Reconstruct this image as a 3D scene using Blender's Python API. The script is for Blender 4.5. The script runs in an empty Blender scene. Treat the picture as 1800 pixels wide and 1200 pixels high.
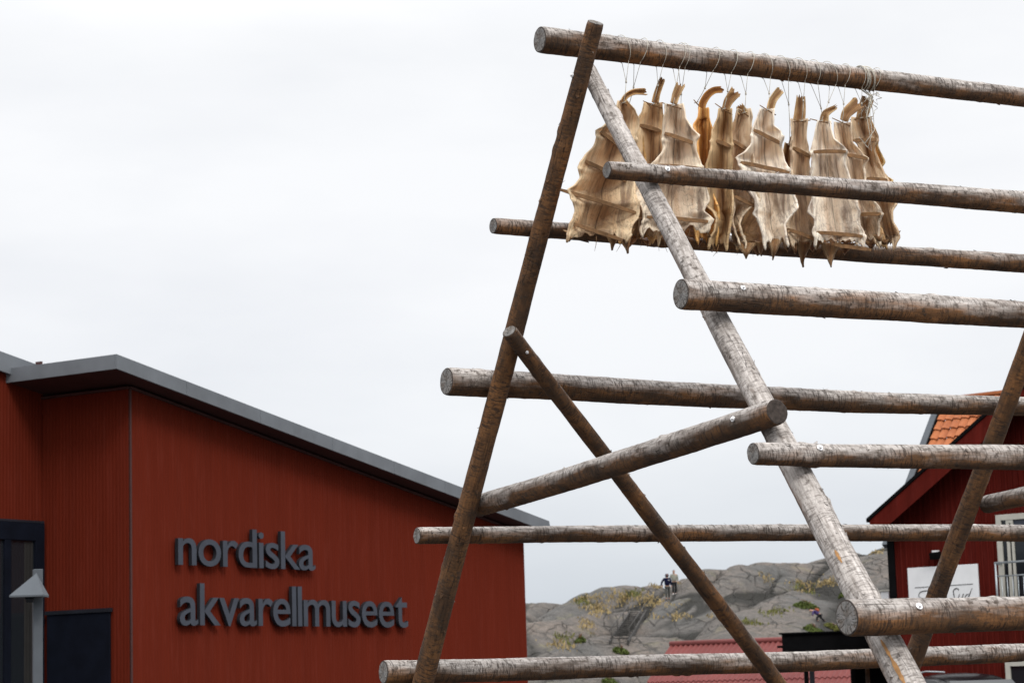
import bpy, bmesh, math, random
from mathutils import Vector, Matrix, noise
random.seed(7)
V = Vector
PI = math.pi
scene = bpy.context.scene
COL = scene.collection

# ------------------------------------------------------------------ camera
F = 4000.0                       # focal length in pixels of an 1800 px wide frame
CAM = V((0, 0, 1.6))
TH = math.atan(597 / F)
RHO = 0.03
Fw = V((0, math.cos(TH), math.sin(TH)))
U0 = V((0, -math.sin(TH), math.cos(TH)))
R0 = V((1, 0, 0))
Rt = math.cos(RHO) * R0 - math.sin(RHO) * U0
Up = math.sin(RHO) * R0 + math.cos(RHO) * U0

def proj(p):
    q = V(p) - CAM
    d = q.dot(Fw)
    return 900 + F * q.dot(Rt) / d, 600 - F * q.dot(Up) / d

def ray(px, py):
    return (Fw + Rt * ((px - 900) / F) + Up * ((600 - py) / F)).normalized()

def onplane(px, py, p0, n):
    r = ray(px, py)
    return CAM + r * ((V(p0) - CAM).dot(n) / r.dot(n))

def atY(px, py, y):
    return onplane(px, py, V((0, y, 0)), V((0, 1, 0)))

cd = bpy.data.cameras.new('camera')
cam = bpy.data.objects.new('camera', cd)
COL.objects.link(cam)
m3 = Matrix((Rt, Up, -Fw)).transposed()
cam.matrix_world = Matrix.Translation(CAM) @ m3.to_4x4()
cd.sensor_width = 36
cd.lens = 36 * F / 1800
cd.clip_end = 3000
cd.dof.use_dof = True
cd.dof.focus_distance = 11.2
cd.dof.aperture_fstop = 9
scene.camera = cam
scene.view_settings.view_transform = 'Standard'
scene.view_settings.look = 'None'
scene.view_settings.exposure = 0.22

# ------------------------------------------------------------------ helpers
def tag(o, label=None, cat=None, group=None, kind=None):
    if label: o['label'] = label
    if cat: o['category'] = cat
    if group: o['group'] = group
    if kind: o['kind'] = kind
    return o

def empty(name, loc, label=None, cat=None, group=None):
    o = bpy.data.objects.new(name, None)
    o.empty_display_size = 0.2
    COL.objects.link(o)
    o.location = V(loc)
    o['wl'] = tuple(loc)
    del o['wl']
    return tag(o, label, cat, group)

WLOC = {}
def wloc(o):
    p = V((0, 0, 0))
    while o is not None:
        p += o.location
        o = o.parent
    return p

class MB:
    """collects geometry in world space, links it as one mesh"""
    def __init__(s):
        s.v = []; s.f = []; s.mi = []; s.sm = []
    def add(s, verts, faces, mi=0, smooth=False):
        b = len(s.v)
        s.v += [V(p) for p in verts]
        s.f += [tuple(i + b for i in f) for f in faces]
        s.mi += [mi] * len(faces); s.sm += [smooth] * len(faces)
    def box(s, o, ax, ay, az, mi=0):
        """parallelepiped from corner o along three edge vectors"""
        o = V(o); ax = V(ax); ay = V(ay); az = V(az)
        vs = [o, o + ax, o + ax + ay, o + ay]
        vs += [p + az for p in vs]
        fs = [(0, 3, 2, 1), (4, 5, 6, 7), (0, 1, 5, 4), (1, 2, 6, 5), (2, 3, 7, 6), (3, 0, 4, 7)]
        if ax.cross(ay).dot(az) < 0: fs = [tuple(reversed(f)) for f in fs]
        s.add(vs, fs, mi)
    def cbox(s, c, ax, ay, az, mi=0):
        s.box(V(c) - (V(ax) + V(ay) + V(az)) / 2, ax, ay, az, mi)
    def bar(s, a, b, w, d, up=V((0, 0, 1)), mi=0):
        a = V(a); b = V(b); z = b - a; zn = z.normalized()
        x = zn.cross(up)
        if x.length < 1e-4: x = zn.cross(V((1, 0, 0)))
        x.normalize(); y = x.cross(zn)
        s.box(a - x * w / 2 - y * d / 2, x * w, y * d, z, mi)
    def tube(s, pts, r, n=6, mi=0, caps=True, smooth=True):
        pts = [V(p) for p in pts]
        rs = r if isinstance(r, (list, tuple)) else [r] * len(pts)
        vs = []; fs = []
        pref = V((0.31, 0.2, 0.93))
        for i, p in enumerate(pts):
            t = (pts[min(i + 1, len(pts) - 1)] - pts[max(i - 1, 0)])
            t = t.normalized() if t.length > 1e-9 else V((0, 0, 1))
            x = t.cross(pref)
            if x.length < 0.05: x = t.cross(V((1, 0, 0)))
            x.normalize(); y = t.cross(x)
            for k in range(n):
                a = 2 * PI * k / n
                vs.append(p + (x * math.cos(a) + y * math.sin(a)) * rs[i])
        for i in range(len(pts) - 1):
            for k in range(n):
                k2 = (k + 1) % n
                fs.append((i * n + k, i * n + k2, (i + 1) * n + k2, (i + 1) * n + k))
        if caps:
            fs.append(tuple(range(n - 1, -1, -1)))
            fs.append(tuple((len(pts) - 1) * n + k for k in range(n)))
        s.add(vs, fs, mi, smooth)
    def disc(s, c, nrm, r, h, n=12, mi=0):
        c = V(c); nrm = V(nrm).normalized()
        s.tube([c, c + nrm * h * .8, c + nrm * h], [r, r, r * .86], n, mi, True, False)
    def prism(s, poly, ext, mi=0):
        """polygon (list of world points) extruded along ext"""
        n = len(poly); e = V(ext)
        vs = [V(p) for p in poly] + [V(p) + e for p in poly]
        nn = V((0, 0, 0))
        for i in range(n): nn += vs[i].cross(vs[(i + 1) % n])
        fs = [tuple(range(n)), tuple(range(2 * n - 1, n - 1, -1))]
        fs += [((i + 1) % n, i, n + i, n + (i + 1) % n) for i in range(n)]
        if nn.dot(e) > 0: fs = [tuple(reversed(f)) for f in fs]
        s.add(vs, fs, mi)
    def grid(s, fn, nu, nv, mi=0, smooth=True, flip=False):
        vs = [fn(i / nu, j / nv) for j in range(nv + 1) for i in range(nu + 1)]
        fs = []
        for j in range(nv):
            for i in range(nu):
                a = j * (nu + 1) + i
                q = (a, a + 1, a + nu + 2, a + nu + 1)
                fs.append(tuple(reversed(q)) if flip else q)
        s.add(vs, fs, mi, smooth)
    def build(s, name, mats, parent=None, local=None, label=None, cat=None, group=None, kind=None, bevel=0):
        if not isinstance(mats, (list, tuple)): mats = [mats]
        me = bpy.data.meshes.new(name)
        if local is not None:
            inv = local.inverted(); vs = [inv @ p for p in s.v]; loc = None
        elif parent is not None:
            off = wloc(parent); vs = [p - off for p in s.v]
        else:
            off = V((sum((p.x for p in s.v)) / len(s.v), sum((p.y for p in s.v)) / len(s.v), min(p.z for p in s.v)))
            vs = [p - off for p in s.v]
        me.from_pydata([tuple(p) for p in vs], [], s.f)
        for m in mats: me.materials.append(m)
        me.polygons.foreach_set('material_index', s.mi)
        me.polygons.foreach_set('use_smooth', s.sm)
        me.update()
        o = bpy.data.objects.new(name, me)
        COL.objects.link(o)
        if parent is not None: o.parent = parent
        elif local is None: o.location = off
        tag(o, label, cat, group, kind)
        if bevel:
            bv = o.modifiers.new('bevel', 'BEVEL'); bv.width = bevel; bv.segments = 2; bv.limit_method = 'ANGLE'
        return o

# ------------------------------------------------------------------ materials
class NT:
    def __init__(s, name):
        s.m = bpy.data.materials.new(name); s.m.use_nodes = True
        s.t = s.m.node_tree; s.b = s.t.nodes['Principled BSDF']; s.out = s.t.nodes['Material Output']
        s.b.inputs['Specular IOR Level'].default_value = 0.3
    def n(s, typ, **kw):
        nd = s.t.nodes.new(typ)
        for k, v in kw.items():
            if k in nd.inputs.keys(): nd.inputs[k].default_value = v
            else: setattr(nd, k, v)
        return nd
    def l(s, a, b): s.t.links.new(a, b)
    def coord(s, which='Object'): return s.n('ShaderNodeTexCoord').outputs[which]
    def mapped(s, scale, src=None, which='Object'):
        mp = s.n('ShaderNodeMapping'); mp.inputs['Scale'].default_value = scale
        s.l(src if src is not None else s.coord(which), mp.inputs['Vector']); return mp.outputs[0]
    def noise(s, scale, vec=None, detail=4, rough=0.55, dist=0.0):
        nd = s.n('ShaderNodeTexNoise'); nd.inputs['Scale'].default_value = scale
        nd.inputs['Detail'].default_value = detail; nd.inputs['Roughness'].default_value = rough
        nd.inputs['Distortion'].default_value = dist
        if vec is not None: s.l(vec, nd.inputs['Vector'])
        return nd.outputs['Fac']
    def ramp(s, fac, stops, interp='LINEAR'):
        r = s.n('ShaderNodeValToRGB'); r.color_ramp.interpolation = interp
        els = r.color_ramp.elements
        while len(els) < len(stops): els.new(0.5)
        for e, (p, c) in zip(els, stops):
            e.position = p
            e.color = (c, c, c, 1) if isinstance(c, (int, float)) else (*c, 1)
        s.l(fac, r.inputs['Fac']); return r.outputs['Color']
    def mix(s, fac, a, b, mode='MIX'):
        nd = s.n('ShaderNodeMix'); nd.data_type = 'RGBA'; nd.blend_type = mode
        for sock, val in ((nd.inputs[0], fac), (nd.inputs[6], a), (nd.inputs[7], b)):
            if isinstance(val, (int, float)): sock.default_value = val
            elif isinstance(val, tuple): sock.default_value = (*val, 1)
            else: s.l(val, sock)
        return nd.outputs[2]
    def math(s, op, a, b=0.0, c=0.0):
        nd = s.n('ShaderNodeMath'); nd.operation = op
        for sock, val in zip(nd.inputs, (a, b, c)):
            if isinstance(val, (int, float)): sock.default_value = val
            else: s.l(val, sock)
        return nd.outputs[0]
    def bump(s, h, strength=0.5, dist=0.01):
        bp = s.n('ShaderNodeBump'); bp.inputs['Strength'].default_value = strength
        bp.inputs['Distance'].default_value = dist
        s.l(h, bp.inputs['Height']); s.l(bp.outputs[0], s.b.inputs['Normal'])
    def col(s, c):
        if isinstance(c, tuple): s.b.inputs['Base Color'].default_value = (*c, 1)
        else: s.l(c, s.b.inputs['Base Color'])
    def rough(s, r):
        if isinstance(r, (int, float)): s.b.inputs['Roughness'].default_value = r
        else: s.l(r, s.b.inputs['Roughness'])

def simple(name, c, rough=0.6, metal=0.0, var=0.25, scale=6.0, spec=0.3):
    t = NT(name)
    nz = t.noise(scale, t.coord(), 5)
    dark = tuple(x * (1 - var) for x in c); lite = tuple(min(1, x * (1 + var * .6)) for x in c)
    t.col(t.mix(t.ramp(nz, [(0.3, 0.0), (0.7, 1.0)]), dark, lite))
    t.rough(rough); t.b.inputs['Metallic'].default_value = metal
    t.b.inputs['Specular IOR Level'].default_value = spec
    return t.m

def wood_log(name, brown=0.5, light=1.0, dashes=0.5):
    """debarked pole, weathered silver on the rained-on side, brown on the sheltered side"""
    t = NT(name)
    co = t.coord()
    rnd = t.n('ShaderNodeObjectInfo').outputs['Random']
    off = t.n('ShaderNodeVectorMath', operation='ADD'); t.l(co, off.inputs[0])
    cmb = t.n('ShaderNodeCombineXYZ'); 
    t.l(t.math('MULTIPLY', rnd, 37.0), cmb.inputs[2]); t.l(t.math('MULTIPLY', rnd, 0.0), cmb.inputs[0])
    t.l(cmb.outputs[0], off.inputs[1]); vec = off.outputs[0]
    nrm = t.n('ShaderNodeNewGeometry').outputs['Normal']
    sx = t.n('ShaderNodeSeparateXYZ'); t.l(nrm, sx.inputs[0])
    big = t.noise(1.0, t.mapped((14, 14, 2.6), vec), 5, 0.6)
    wz = t.math('ADD', t.math('MULTIPLY', sx.outputs[2], 0.55), t.math('MULTIPLY_ADD', big, 1.5, -0.75))
    wz = t.math('ADD', wz, 0.5 - brown)
    wf = t.ramp(t.math('ADD', wz, 0.45), [(0.25, 0.0), (0.8, 1.0)])
    fine = t.noise(1.0, t.mapped((60, 60, 9), vec), 6, 0.7)
    grey = t.mix(t.ramp(fine, [(.3, 0.0), (.7, 1.0)]), tuple(x * light for x in (.145, .125, .11)), tuple(x * light for x in (.50, .465, .44)))
    ora = t.noise(1.0, t.mapped((9, 9, 4), vec), 4)
    brn = t.mix(t.ramp(ora, [(.4, 0.0), (.68, 1.0)]), (.08, .044, .025), (.25, .115, .044))
    brn = t.mix(t.ramp(fine, [(.35, 0.0), (.65, 1.0)]), t.mix(.6, brn, (.045, .03, .02)), brn)
    base = t.mix(wf, brn, grey)
    # rings of scraper marks across the pole
    mk = t.noise(1.0, t.mapped((20, 20, 90), vec), 4, 0.6, 0.8)
    mk2 = t.noise(1.0, t.mapped((7, 7, 5), vec), 3)
    mf = t.math('MULTIPLY', t.ramp(mk, [(.50, 0.0), (.60, 1.0)]), t.ramp(mk2, [(.34, .12), (.58, dashes)]))
    base = t.mix(mf, base, (.035, .025, .02))
    # leftover bark patches
    bk = t.noise(1.0, t.mapped((26, 26, 30), vec), 6, 0.68)
    bf = t.math('MULTIPLY', t.ramp(bk, [(.54, 0.0), (.61, 1.0)]), t.ramp(mk2, [(.36, .9), (.62, 0.15)]))
    bf = t.math('MULTIPLY', bf, t.ramp(wz, [(.3, 1.0), (1.0, .45)]))
    base = t.mix(bf, base, (.05, .036, .027))
    # drying checks along the grain
    ck = t.noise(1.0, t.mapped((34, 34, 1.3), vec), 2, 0.5)
    cf = t.ramp(t.math('ABSOLUTE', t.math('SUBTRACT', ck, 0.5)), [(0.0, 1.0), (0.009, 0.0)])
    cf = t.math('MULTIPLY', cf, t.ramp(t.noise(1.0, t.mapped((5, 5, 2.2), vec), 2), [(.47, 0.0), (.55, .9)]))
    base = t.mix(cf, base, (.02, .015, .012))
    t.col(base); t.rough(0.85); t.b.inputs['Specular IOR Level'].default_value = 0.2
    h = t.math('SUBTRACT', t.math('MULTIPLY', fine, .6), t.math('ADD', t.math('MULTIPLY', mf, .7), t.math('MULTIPLY', cf, 1.2)))
    t.bump(t.math('ADD', h, t.math('MULTIPLY', bf, .4)), 0.7, 0.006)
    return t.m

M = {}
M['wood_grey'] = wood_log('wood_grey', .50, 1.08, .8)
M['wood_pale'] = wood_log('wood_pale', .16, 1.2, .5)
M['wood_brown'] = wood_log('wood_brown', .82, 1.0, .8)
M['wood_mid'] = wood_log('wood_mid', .66, 1.0, .8)
def end_grain():
    t = NT('end_grain'); co = t.coord()
    sp = t.n('ShaderNodeSeparateXYZ'); t.l(co, sp.inputs[0])
    rad = t.math('SQRT', t.math('ADD', t.math('POWER', sp.outputs[0], 2.0), t.math('POWER', sp.outputs[1], 2.0)))
    rad = t.math('ADD', rad, t.math('MULTIPLY', t.noise(40, co, 3), .004))
    w = t.math('SINE', t.math('MULTIPLY', rad, 1500.0))
    nz = t.noise(60, co, 5, .7)
    c = t.mix(nz, (.10, .095, .09), (.34, .33, .32))
    c = t.mix(t.ramp(w, [(.3, 0.0), (1, .5)]), c, (.075, .062, .052))
    ang = t.math('ARCTAN2', sp.outputs[1], sp.outputs[0])
    cva = t.n('ShaderNodeCombineXYZ'); t.l(t.math('MULTIPLY', ang, 2.6), cva.inputs[0]); t.l(t.math('MULTIPLY', rad, 9.0), cva.inputs[1])
    rc = t.noise(1.0, cva.outputs[0], 3, .6)
    crk = t.ramp(t.math('ABSOLUTE', t.math('SUBTRACT', rc, .5)), [(0.0, .9), (.03, 0.0)])
    c = t.mix(crk, c, (.02, .016, .013))
    c = t.mix(t.ramp(t.noise(22, co, 4, .6), [(.45, 0.0), (.7, .7)]), c, (.13, .095, .07))
    t.bump(t.math('SUBTRACT', nz, crk), .8, .004)
    t.col(c); t.rough(.9); return t.m
M['end_grain'] = end_grain()
M['bark_rim'] = simple('bark_rim', (.045, .035, .03), .9, 0, .5, 60)
M['old_plank'] = simple('old_plank', (.05, .047, .044), .9, 0, .45, 5)
M['bright_wood'] = simple('bright_wood', (.36, .19, .075), .8, var=.35, scale=30)
M['zinc'] = simple('zinc', (.75, .75, .76), .35, .7, .1, 40)
M['string'] = simple('string', (.45, .42, .36), .8, 0, .25, 80)
M['lath'] = simple('lath', (.19, .10, .042), .75, 0, .45, 45)

def skin_mat():
    t = NT('fish_skin')
    au = t.n('ShaderNodeAttribute', attribute_name='u').outputs['Fac']
    av = t.n('ShaderNodeAttribute', attribute_name='v').outputs['Fac']
    ar = t.n('ShaderNodeAttribute', attribute_name='rnd').outputs['Fac']
    oc = t.n('ShaderNodeObjectInfo').outputs['Color']
    cv = t.n('ShaderNodeCombineXYZ')
    as_ = t.n('ShaderNodeAttribute', attribute_name='s').outputs['Fac']
    t.l(as_, cv.inputs[0]); t.l(av, cv.inputs[1]); t.l(t.math('MULTIPLY', ar, 50.0), cv.inputs[2])
    vec = cv.outputs[0]
    co = t.coord()
    streak = t.noise(1.0, t.mapped((3.2, 1.0, 1), vec), 6, .62, .6)
    fine = t.noise(1.0, t.mapped((26, 5, 1), vec), 5, .7, 1.0)
    blot = t.noise(1.0, t.mapped((2.3, 2.6, 1), vec), 5, .62, .8)
    eu = t.math('ABSOLUTE', au)
    edge = t.math('ADD', eu, t.math('MULTIPLY_ADD', streak, .6, -.30))
    ed = t.ramp(edge, [(.18, 0.0), (.50, .5), (.76, 1.0)])
    oa = t.n('ShaderNodeObjectInfo').outputs['Alpha']
    c = t.mix(ed, t.mix(oa, (.42, .26, .13), (.76, .66, .53)), t.mix(oa, (.92, .81, .58), (.98, .95, .85)))
    c = t.mix(t.ramp(blot, [(.48, 0.0), (.66, .8)]), c, (.21, .125, .085))
    c = t.mix(t.ramp(streak, [(.53, 0.0), (.70, .5)]), c, (.47, .235, .07))
    c = t.mix(t.ramp(fine, [(.5, 0.0), (.78, .32)]), c, (.12, .07, .05))
    wr = t.noise(1.0, t.mapped((5, 13, 1), vec), 5, .65, 2.2)
    wf_ = t.math('MULTIPLY', t.ramp(wr, [(.50, 0.0), (.74, .7)]), t.ramp(av, [(.35, .12), (.75, 1.0)]))
    c = t.mix(wf_, c, (.17, .10, .07))
    mid = t.ramp(t.math('ABSOLUTE', t.math('ADD', as_, t.math('MULTIPLY_ADD', blot, .16, -.08))), [(0.0, .8), (.035, 0.0)])
    c = t.mix(t.math('MULTIPLY', mid, t.ramp(fine, [(.3, .2), (.55, 1.0)])), c, (.06, .035, .025))
    c = t.mix(1.0, c, oc, 'MULTIPLY')
    t.col(c); t.rough(.42); t.b.inputs['Specular IOR Level'].default_value = .4
    h = t.math('SUBTRACT', t.math('ADD', t.math('MULTIPLY', fine, .6), streak), t.math('MULTIPLY', wf_, .5))
    t.bump(h, .6, .012)
    tr = t.n('ShaderNodeBsdfTranslucent')
    t.l(t.mix(1.0, c, (1.0, .74, .44), 'MULTIPLY'), tr.inputs['Color'])
    ms = t.n('ShaderNodeMixShader'); ms.inputs[0].default_value = .34
    t.l(t.b.outputs[0], ms.inputs[1]); t.l(tr.outputs[0], ms.inputs[2]); t.l(ms.outputs[0], t.out.inputs['Surface'])
    return t.m
M['skin'] = skin_mat()

def red_clad(name, c, streak=.35):
    t = NT(name); co = t.coord()
    st = t.noise(1.0, t.mapped((5, 5, .25), co), 5, .6)
    fi = t.noise(1.0, t.mapped((14, 14, 1.2), co), 5, .7)
    k = t.mix(t.ramp(st, [(.35, 0.0), (.7, 1.0)]), tuple(x * (1 - streak) for x in c), c)
    k = t.mix(t.ramp(fi, [(.5, 0.0), (.8, .4)]), k, tuple(min(1, x * 1.25 + .01) for x in c))
    sp = t.noise(1.0, t.mapped((3, 3, 1.5), co), 6, .75)
    k = t.mix(t.ramp(sp, [(.66, 0.0), (.74, .5)]), k, tuple(x * .4 for x in c))
    t.col(k); t.rough(.9); t.b.inputs['Specular IOR Level'].default_value = .04
    t.bump(fi, .15, .01)
    return t.m
M['museum_red'] = red_clad('museum_red', (.104, .0145, .0068), .12)
M['house_red'] = red_clad('house_red', (.092, .0105, .0072), .35)
M['zinc_roof'] = simple('zinc_roof', (.125, .136, .15), .6, .1, .22, 1.6)
M['soffit'] = simple('soffit', (.05, .018, .016), .7, 0, .2, 3)
M['dark_paint'] = simple('dark_paint', (.012, .014, .02), .5, 0, .3, 3)
M['navy'] = simple('navy', (.004, .0055, .011), .8, 0, .3, 4, .08)
M['letter'] = simple('letter', (.038, .044, .059), .7, .0, .15, 5)
M['letter_side'] = simple('letter_side', (.010, .010, .014), .8, 0, .15, 5)
M['lamp_grey'] = simple('lamp_grey', (.07, .08, .092), .7, .0, .12, 6)
M['black'] = simple('black', (.004, .004, .0045), .9, 0, .3, 5, .05)
M['white'] = simple('white', (.66, .67, .68), .5, 0, .08, 3)
M['cream'] = simple('cream', (.40, .39, .345), .55, 0, .1, 6)
M['steel'] = simple('steel', (.33, .36, .38), .4, .6, .15, 12)
M['curtain'] = simple('curtain', (.014, .013, .012), .9, 0, .2, 5)
def glass(name, c=(.012, .014, .017)):
    t = NT(name); t.col(c); t.rough(.06); t.b.inputs['Specular IOR Level'].default_value = .5
    return t.m
M['glass'] = glass('dark_glass')
def tile_mat(name, a, b, c, sc):
    t = NT(name); co = t.coord()
    br = t.noise(sc, co, 6, .7); b2 = t.noise(sc * 6, co, 4, .7)
    k = t.mix(t.ramp(br, [(.3, 0.0), (.7, 1.0)]), a, b)
    k = t.mix(t.ramp(b2, [(.56, 0.0), (.7, .7)]), k, c)
    t.col(k); t.rough(.7); return t.m
M['tile_orange'] = tile_mat('tile_orange', (.24, .068, .022), (.38, .125, .042), (.13, .065, .04), 2.2)
M['tile_red'] = tile_mat('tile_red', (.115, .025, .023), (.16, .038, .034), (.095, .027, .025), .8)

def rock_mat():
    t = NT('granite'); co = t.coord()
    a = t.noise(.16, co, 6, .6, .4); b = t.noise(1.3, co, 8, .72); s = t.noise(7, co, 5, .8)
    k = t.mix(t.ramp(a, [(.38, 0.0), (.62, 1.0)]), (.10, .098, .094), (.168, .14, .12))
    k = t.mix(t.ramp(b, [(.36, .85), (.60, 0.0)]), k, (.07, .067, .064))
    k = t.mix(t.ramp(s, [(.55, 0.0), (.75, .6)]), k, (.42, .40, .37))
    k = t.mix(t.ramp(t.noise(.5, co, 6, .7), [(.58, 0.0), (.68, .55)]), k, (.19, .175, .11))
    dv = t.n('ShaderNodeVectorMath', operation='ADD'); t.l(co, dv.inputs[0])
    nn = t.n('ShaderNodeTexNoise'); nn.inputs['Scale'].default_value = .35; nn.inputs['Detail'].default_value = 5
    t.l(co, nn.inputs['Vector'])
    sc = t.n('ShaderNodeVectorMath', operation='SCALE'); t.l(nn.outputs['Color'], sc.inputs[0]); sc.inputs['Scale'].default_value = 1.7
    t.l(sc.outputs[0], dv.inputs[1])
    hs = None
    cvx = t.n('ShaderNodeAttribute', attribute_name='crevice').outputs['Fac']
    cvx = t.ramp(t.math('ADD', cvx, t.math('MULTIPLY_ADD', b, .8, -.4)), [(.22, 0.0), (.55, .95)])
    k = t.mix(cvx, k, (.03, .029, .026))  # crease shade painted into the rock colour, along with soil and lichen
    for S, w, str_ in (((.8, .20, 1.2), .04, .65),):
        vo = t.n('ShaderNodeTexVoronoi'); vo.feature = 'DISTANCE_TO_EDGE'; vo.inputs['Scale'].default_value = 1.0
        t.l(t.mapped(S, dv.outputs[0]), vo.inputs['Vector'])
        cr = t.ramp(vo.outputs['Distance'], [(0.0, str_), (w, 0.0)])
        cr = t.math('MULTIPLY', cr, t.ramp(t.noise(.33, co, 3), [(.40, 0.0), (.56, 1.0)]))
        k = t.mix(cr, k, (.035, .033, .03))  # crack lines darkened in colour, standing in for shade the soft light lacks
        hs = cr if hs is None else t.math('ADD', hs, cr)
    t.col(k); t.rough(.9); t.b.inputs['Specular IOR Level'].default_value = .15
    t.bump(t.math('SUBTRACT', t.math('ADD', b, t.math('MULTIPLY', s, .4)), hs), 1.0, .25)
    return t.m
M['rock'] = rock_mat()
def grass_mat(name, a, b):
    t = NT(name)
    k = t.mix(t.noise(.9, t.coord(), 4, .6), a, b)
    rr = t.n('ShaderNodeNewGeometry').outputs['Random Per Island']
    t.col(t.mix(rr, t.mix(.35, k, (.05, .05, .02)), k)); t.rough(.9)
    t.b.inputs['Specular IOR Level'].default_value = .1; return t.m
M['dry_grass'] = grass_mat('dry_grass', (.26, .195, .085), (.42, .32, .17))
M['green_grass'] = grass_mat('green_grass', (.10, .115, .03), (.17, .16, .05))
M['leaf'] = grass_mat('leaf', (.055, .085, .02), (.10, .12, .035))
M['ground'] = simple('gravel', (.085, .08, .078), .95, 0, .4, 3)

# ------------------------------------------------------------------ world and sun
w = bpy.data.worlds.new('World'); scene.world = w; w.use_nodes = True
nt = w.node_tree; nt.nodes.clear()
N = nt.nodes.new; L = nt.links.new
out = N('ShaderNodeOutputWorld'); bg = N('ShaderNodeBackground'); L(bg.outputs[0], out.inputs[0])
sky = N('ShaderNodeTexSky'); sky.sky_type = 'NISHITA'; sky.sun_disc = False
SUN_EL, SUN_AZ = math.radians(44), math.radians(158)     # azimuth measured from +Y towards +X
sky.sun_elevation = SUN_EL; sky.sun_rotation = SUN_AZ
tc = N('ShaderNodeTexCoord'); sep = N('ShaderNodeSeparateXYZ'); L(tc.outputs['Generated'], sep.inputs[0])
rp = N('ShaderNodeValToRGB'); L(sep.outputs[2], rp.inputs['Fac'])
els = rp.color_ramp.elements
stops = [(0.0, (.51, .55, .60)), (.035, (.58, .617, .665)), (.10, (.775, .79, .815)), (.17, (.825, .83, .847)), (.28, (.845, .85, .86)), (.55, (1.8, 1.8, 1.82)), (1.0, (2.6, 2.6, 2.6))]
while len(els) < len(stops): els.new(.5)
for e, (p, c) in zip(els, stops): e.position = p; e.color = (*c, 1)
mp = N('ShaderNodeMapping'); mp.inputs['Scale'].default_value = (4, 4, 12); L(tc.outputs['Generated'], mp.inputs['Vector'])
nz = N('ShaderNodeTexNoise'); nz.inputs['Scale'].default_value = 1.1; nz.inputs['Detail'].default_value = 5; nz.inputs['Roughness'].default_value = .5
L(mp.outputs[0], nz.inputs['Vector'])
cr = N('ShaderNodeValToRGB'); L(nz.outputs['Fac'], cr.inputs['Fac'])
cr.color_ramp.elements[0].position = .3; cr.color_ramp.elements[0].color = (.895, .905, .925, 1)
cr.color_ramp.elements[1].position = .62; cr.color_ramp.elements[1].color = (1.02, 1.02, 1.02, 1)
mu = N('ShaderNodeMix'); mu.data_type = 'RGBA'; mu.blend_type = 'MULTIPLY'; mu.inputs[0].default_value = 1
L(rp.outputs[0], mu.inputs[6]); L(cr.outputs[0], mu.inputs[7])
sc_ = N('ShaderNodeVectorMath'); sc_.operation = 'SCALE'; sc_.inputs['Scale'].default_value = .1; L(sky.outputs[0], sc_.inputs[0])
m2 = N('ShaderNodeMix'); m2.data_type = 'RGBA'; m2.inputs[0].default_value = .95
L(sc_.outputs[0], m2.inputs[6]); L(mu.outputs[2], m2.inputs[7]); L(m2.outputs[2], bg.inputs[0])
bg.inputs[1].default_value = 1.0
sd = bpy.data.lights.new('sun', 'SUN'); sd.energy = 1.5; sd.angle = math.radians(16); sd.color = (1, .96, .9)
so = bpy.data.objects.new('sun', sd); COL.objects.link(so)
sdir = V((math.sin(SUN_AZ) * math.cos(SUN_EL), math.cos(SUN_AZ) * math.cos(SUN_EL), math.sin(SUN_EL)))
so.rotation_euler = sdir.to_track_quat('Z', 'Y').to_euler()
so.location = (0, 0, 30)

# ------------------------------------------------------------------ ground
def zground(x, y):
    t = max(0, min(1, (y - 52) / 10)); t = t * t * (3 - 2 * t)
    return -2.2 * t
g = MB()
xs = [-900, -300, -100, -40, -20, -10, 0, 10, 20, 30, 50, 100, 300, 900]
ys = [-600, -100, -20, 0, 10, 20, 30, 40, 50, 52, 54, 56, 58, 60, 62, 66, 80, 120, 300, 900, 1800]
vs = [V((x, y, zground(x, y))) for y in ys for x in xs]
n = len(xs)
g.add(vs, [(j * n + i, j * n + i + 1, (j + 1) * n + i + 1, (j + 1) * n + i) for j in range(len(ys) - 1) for i in range(n - 1)], 0, True)
go = g.build('ground', M['ground'], kind='structure')

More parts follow.
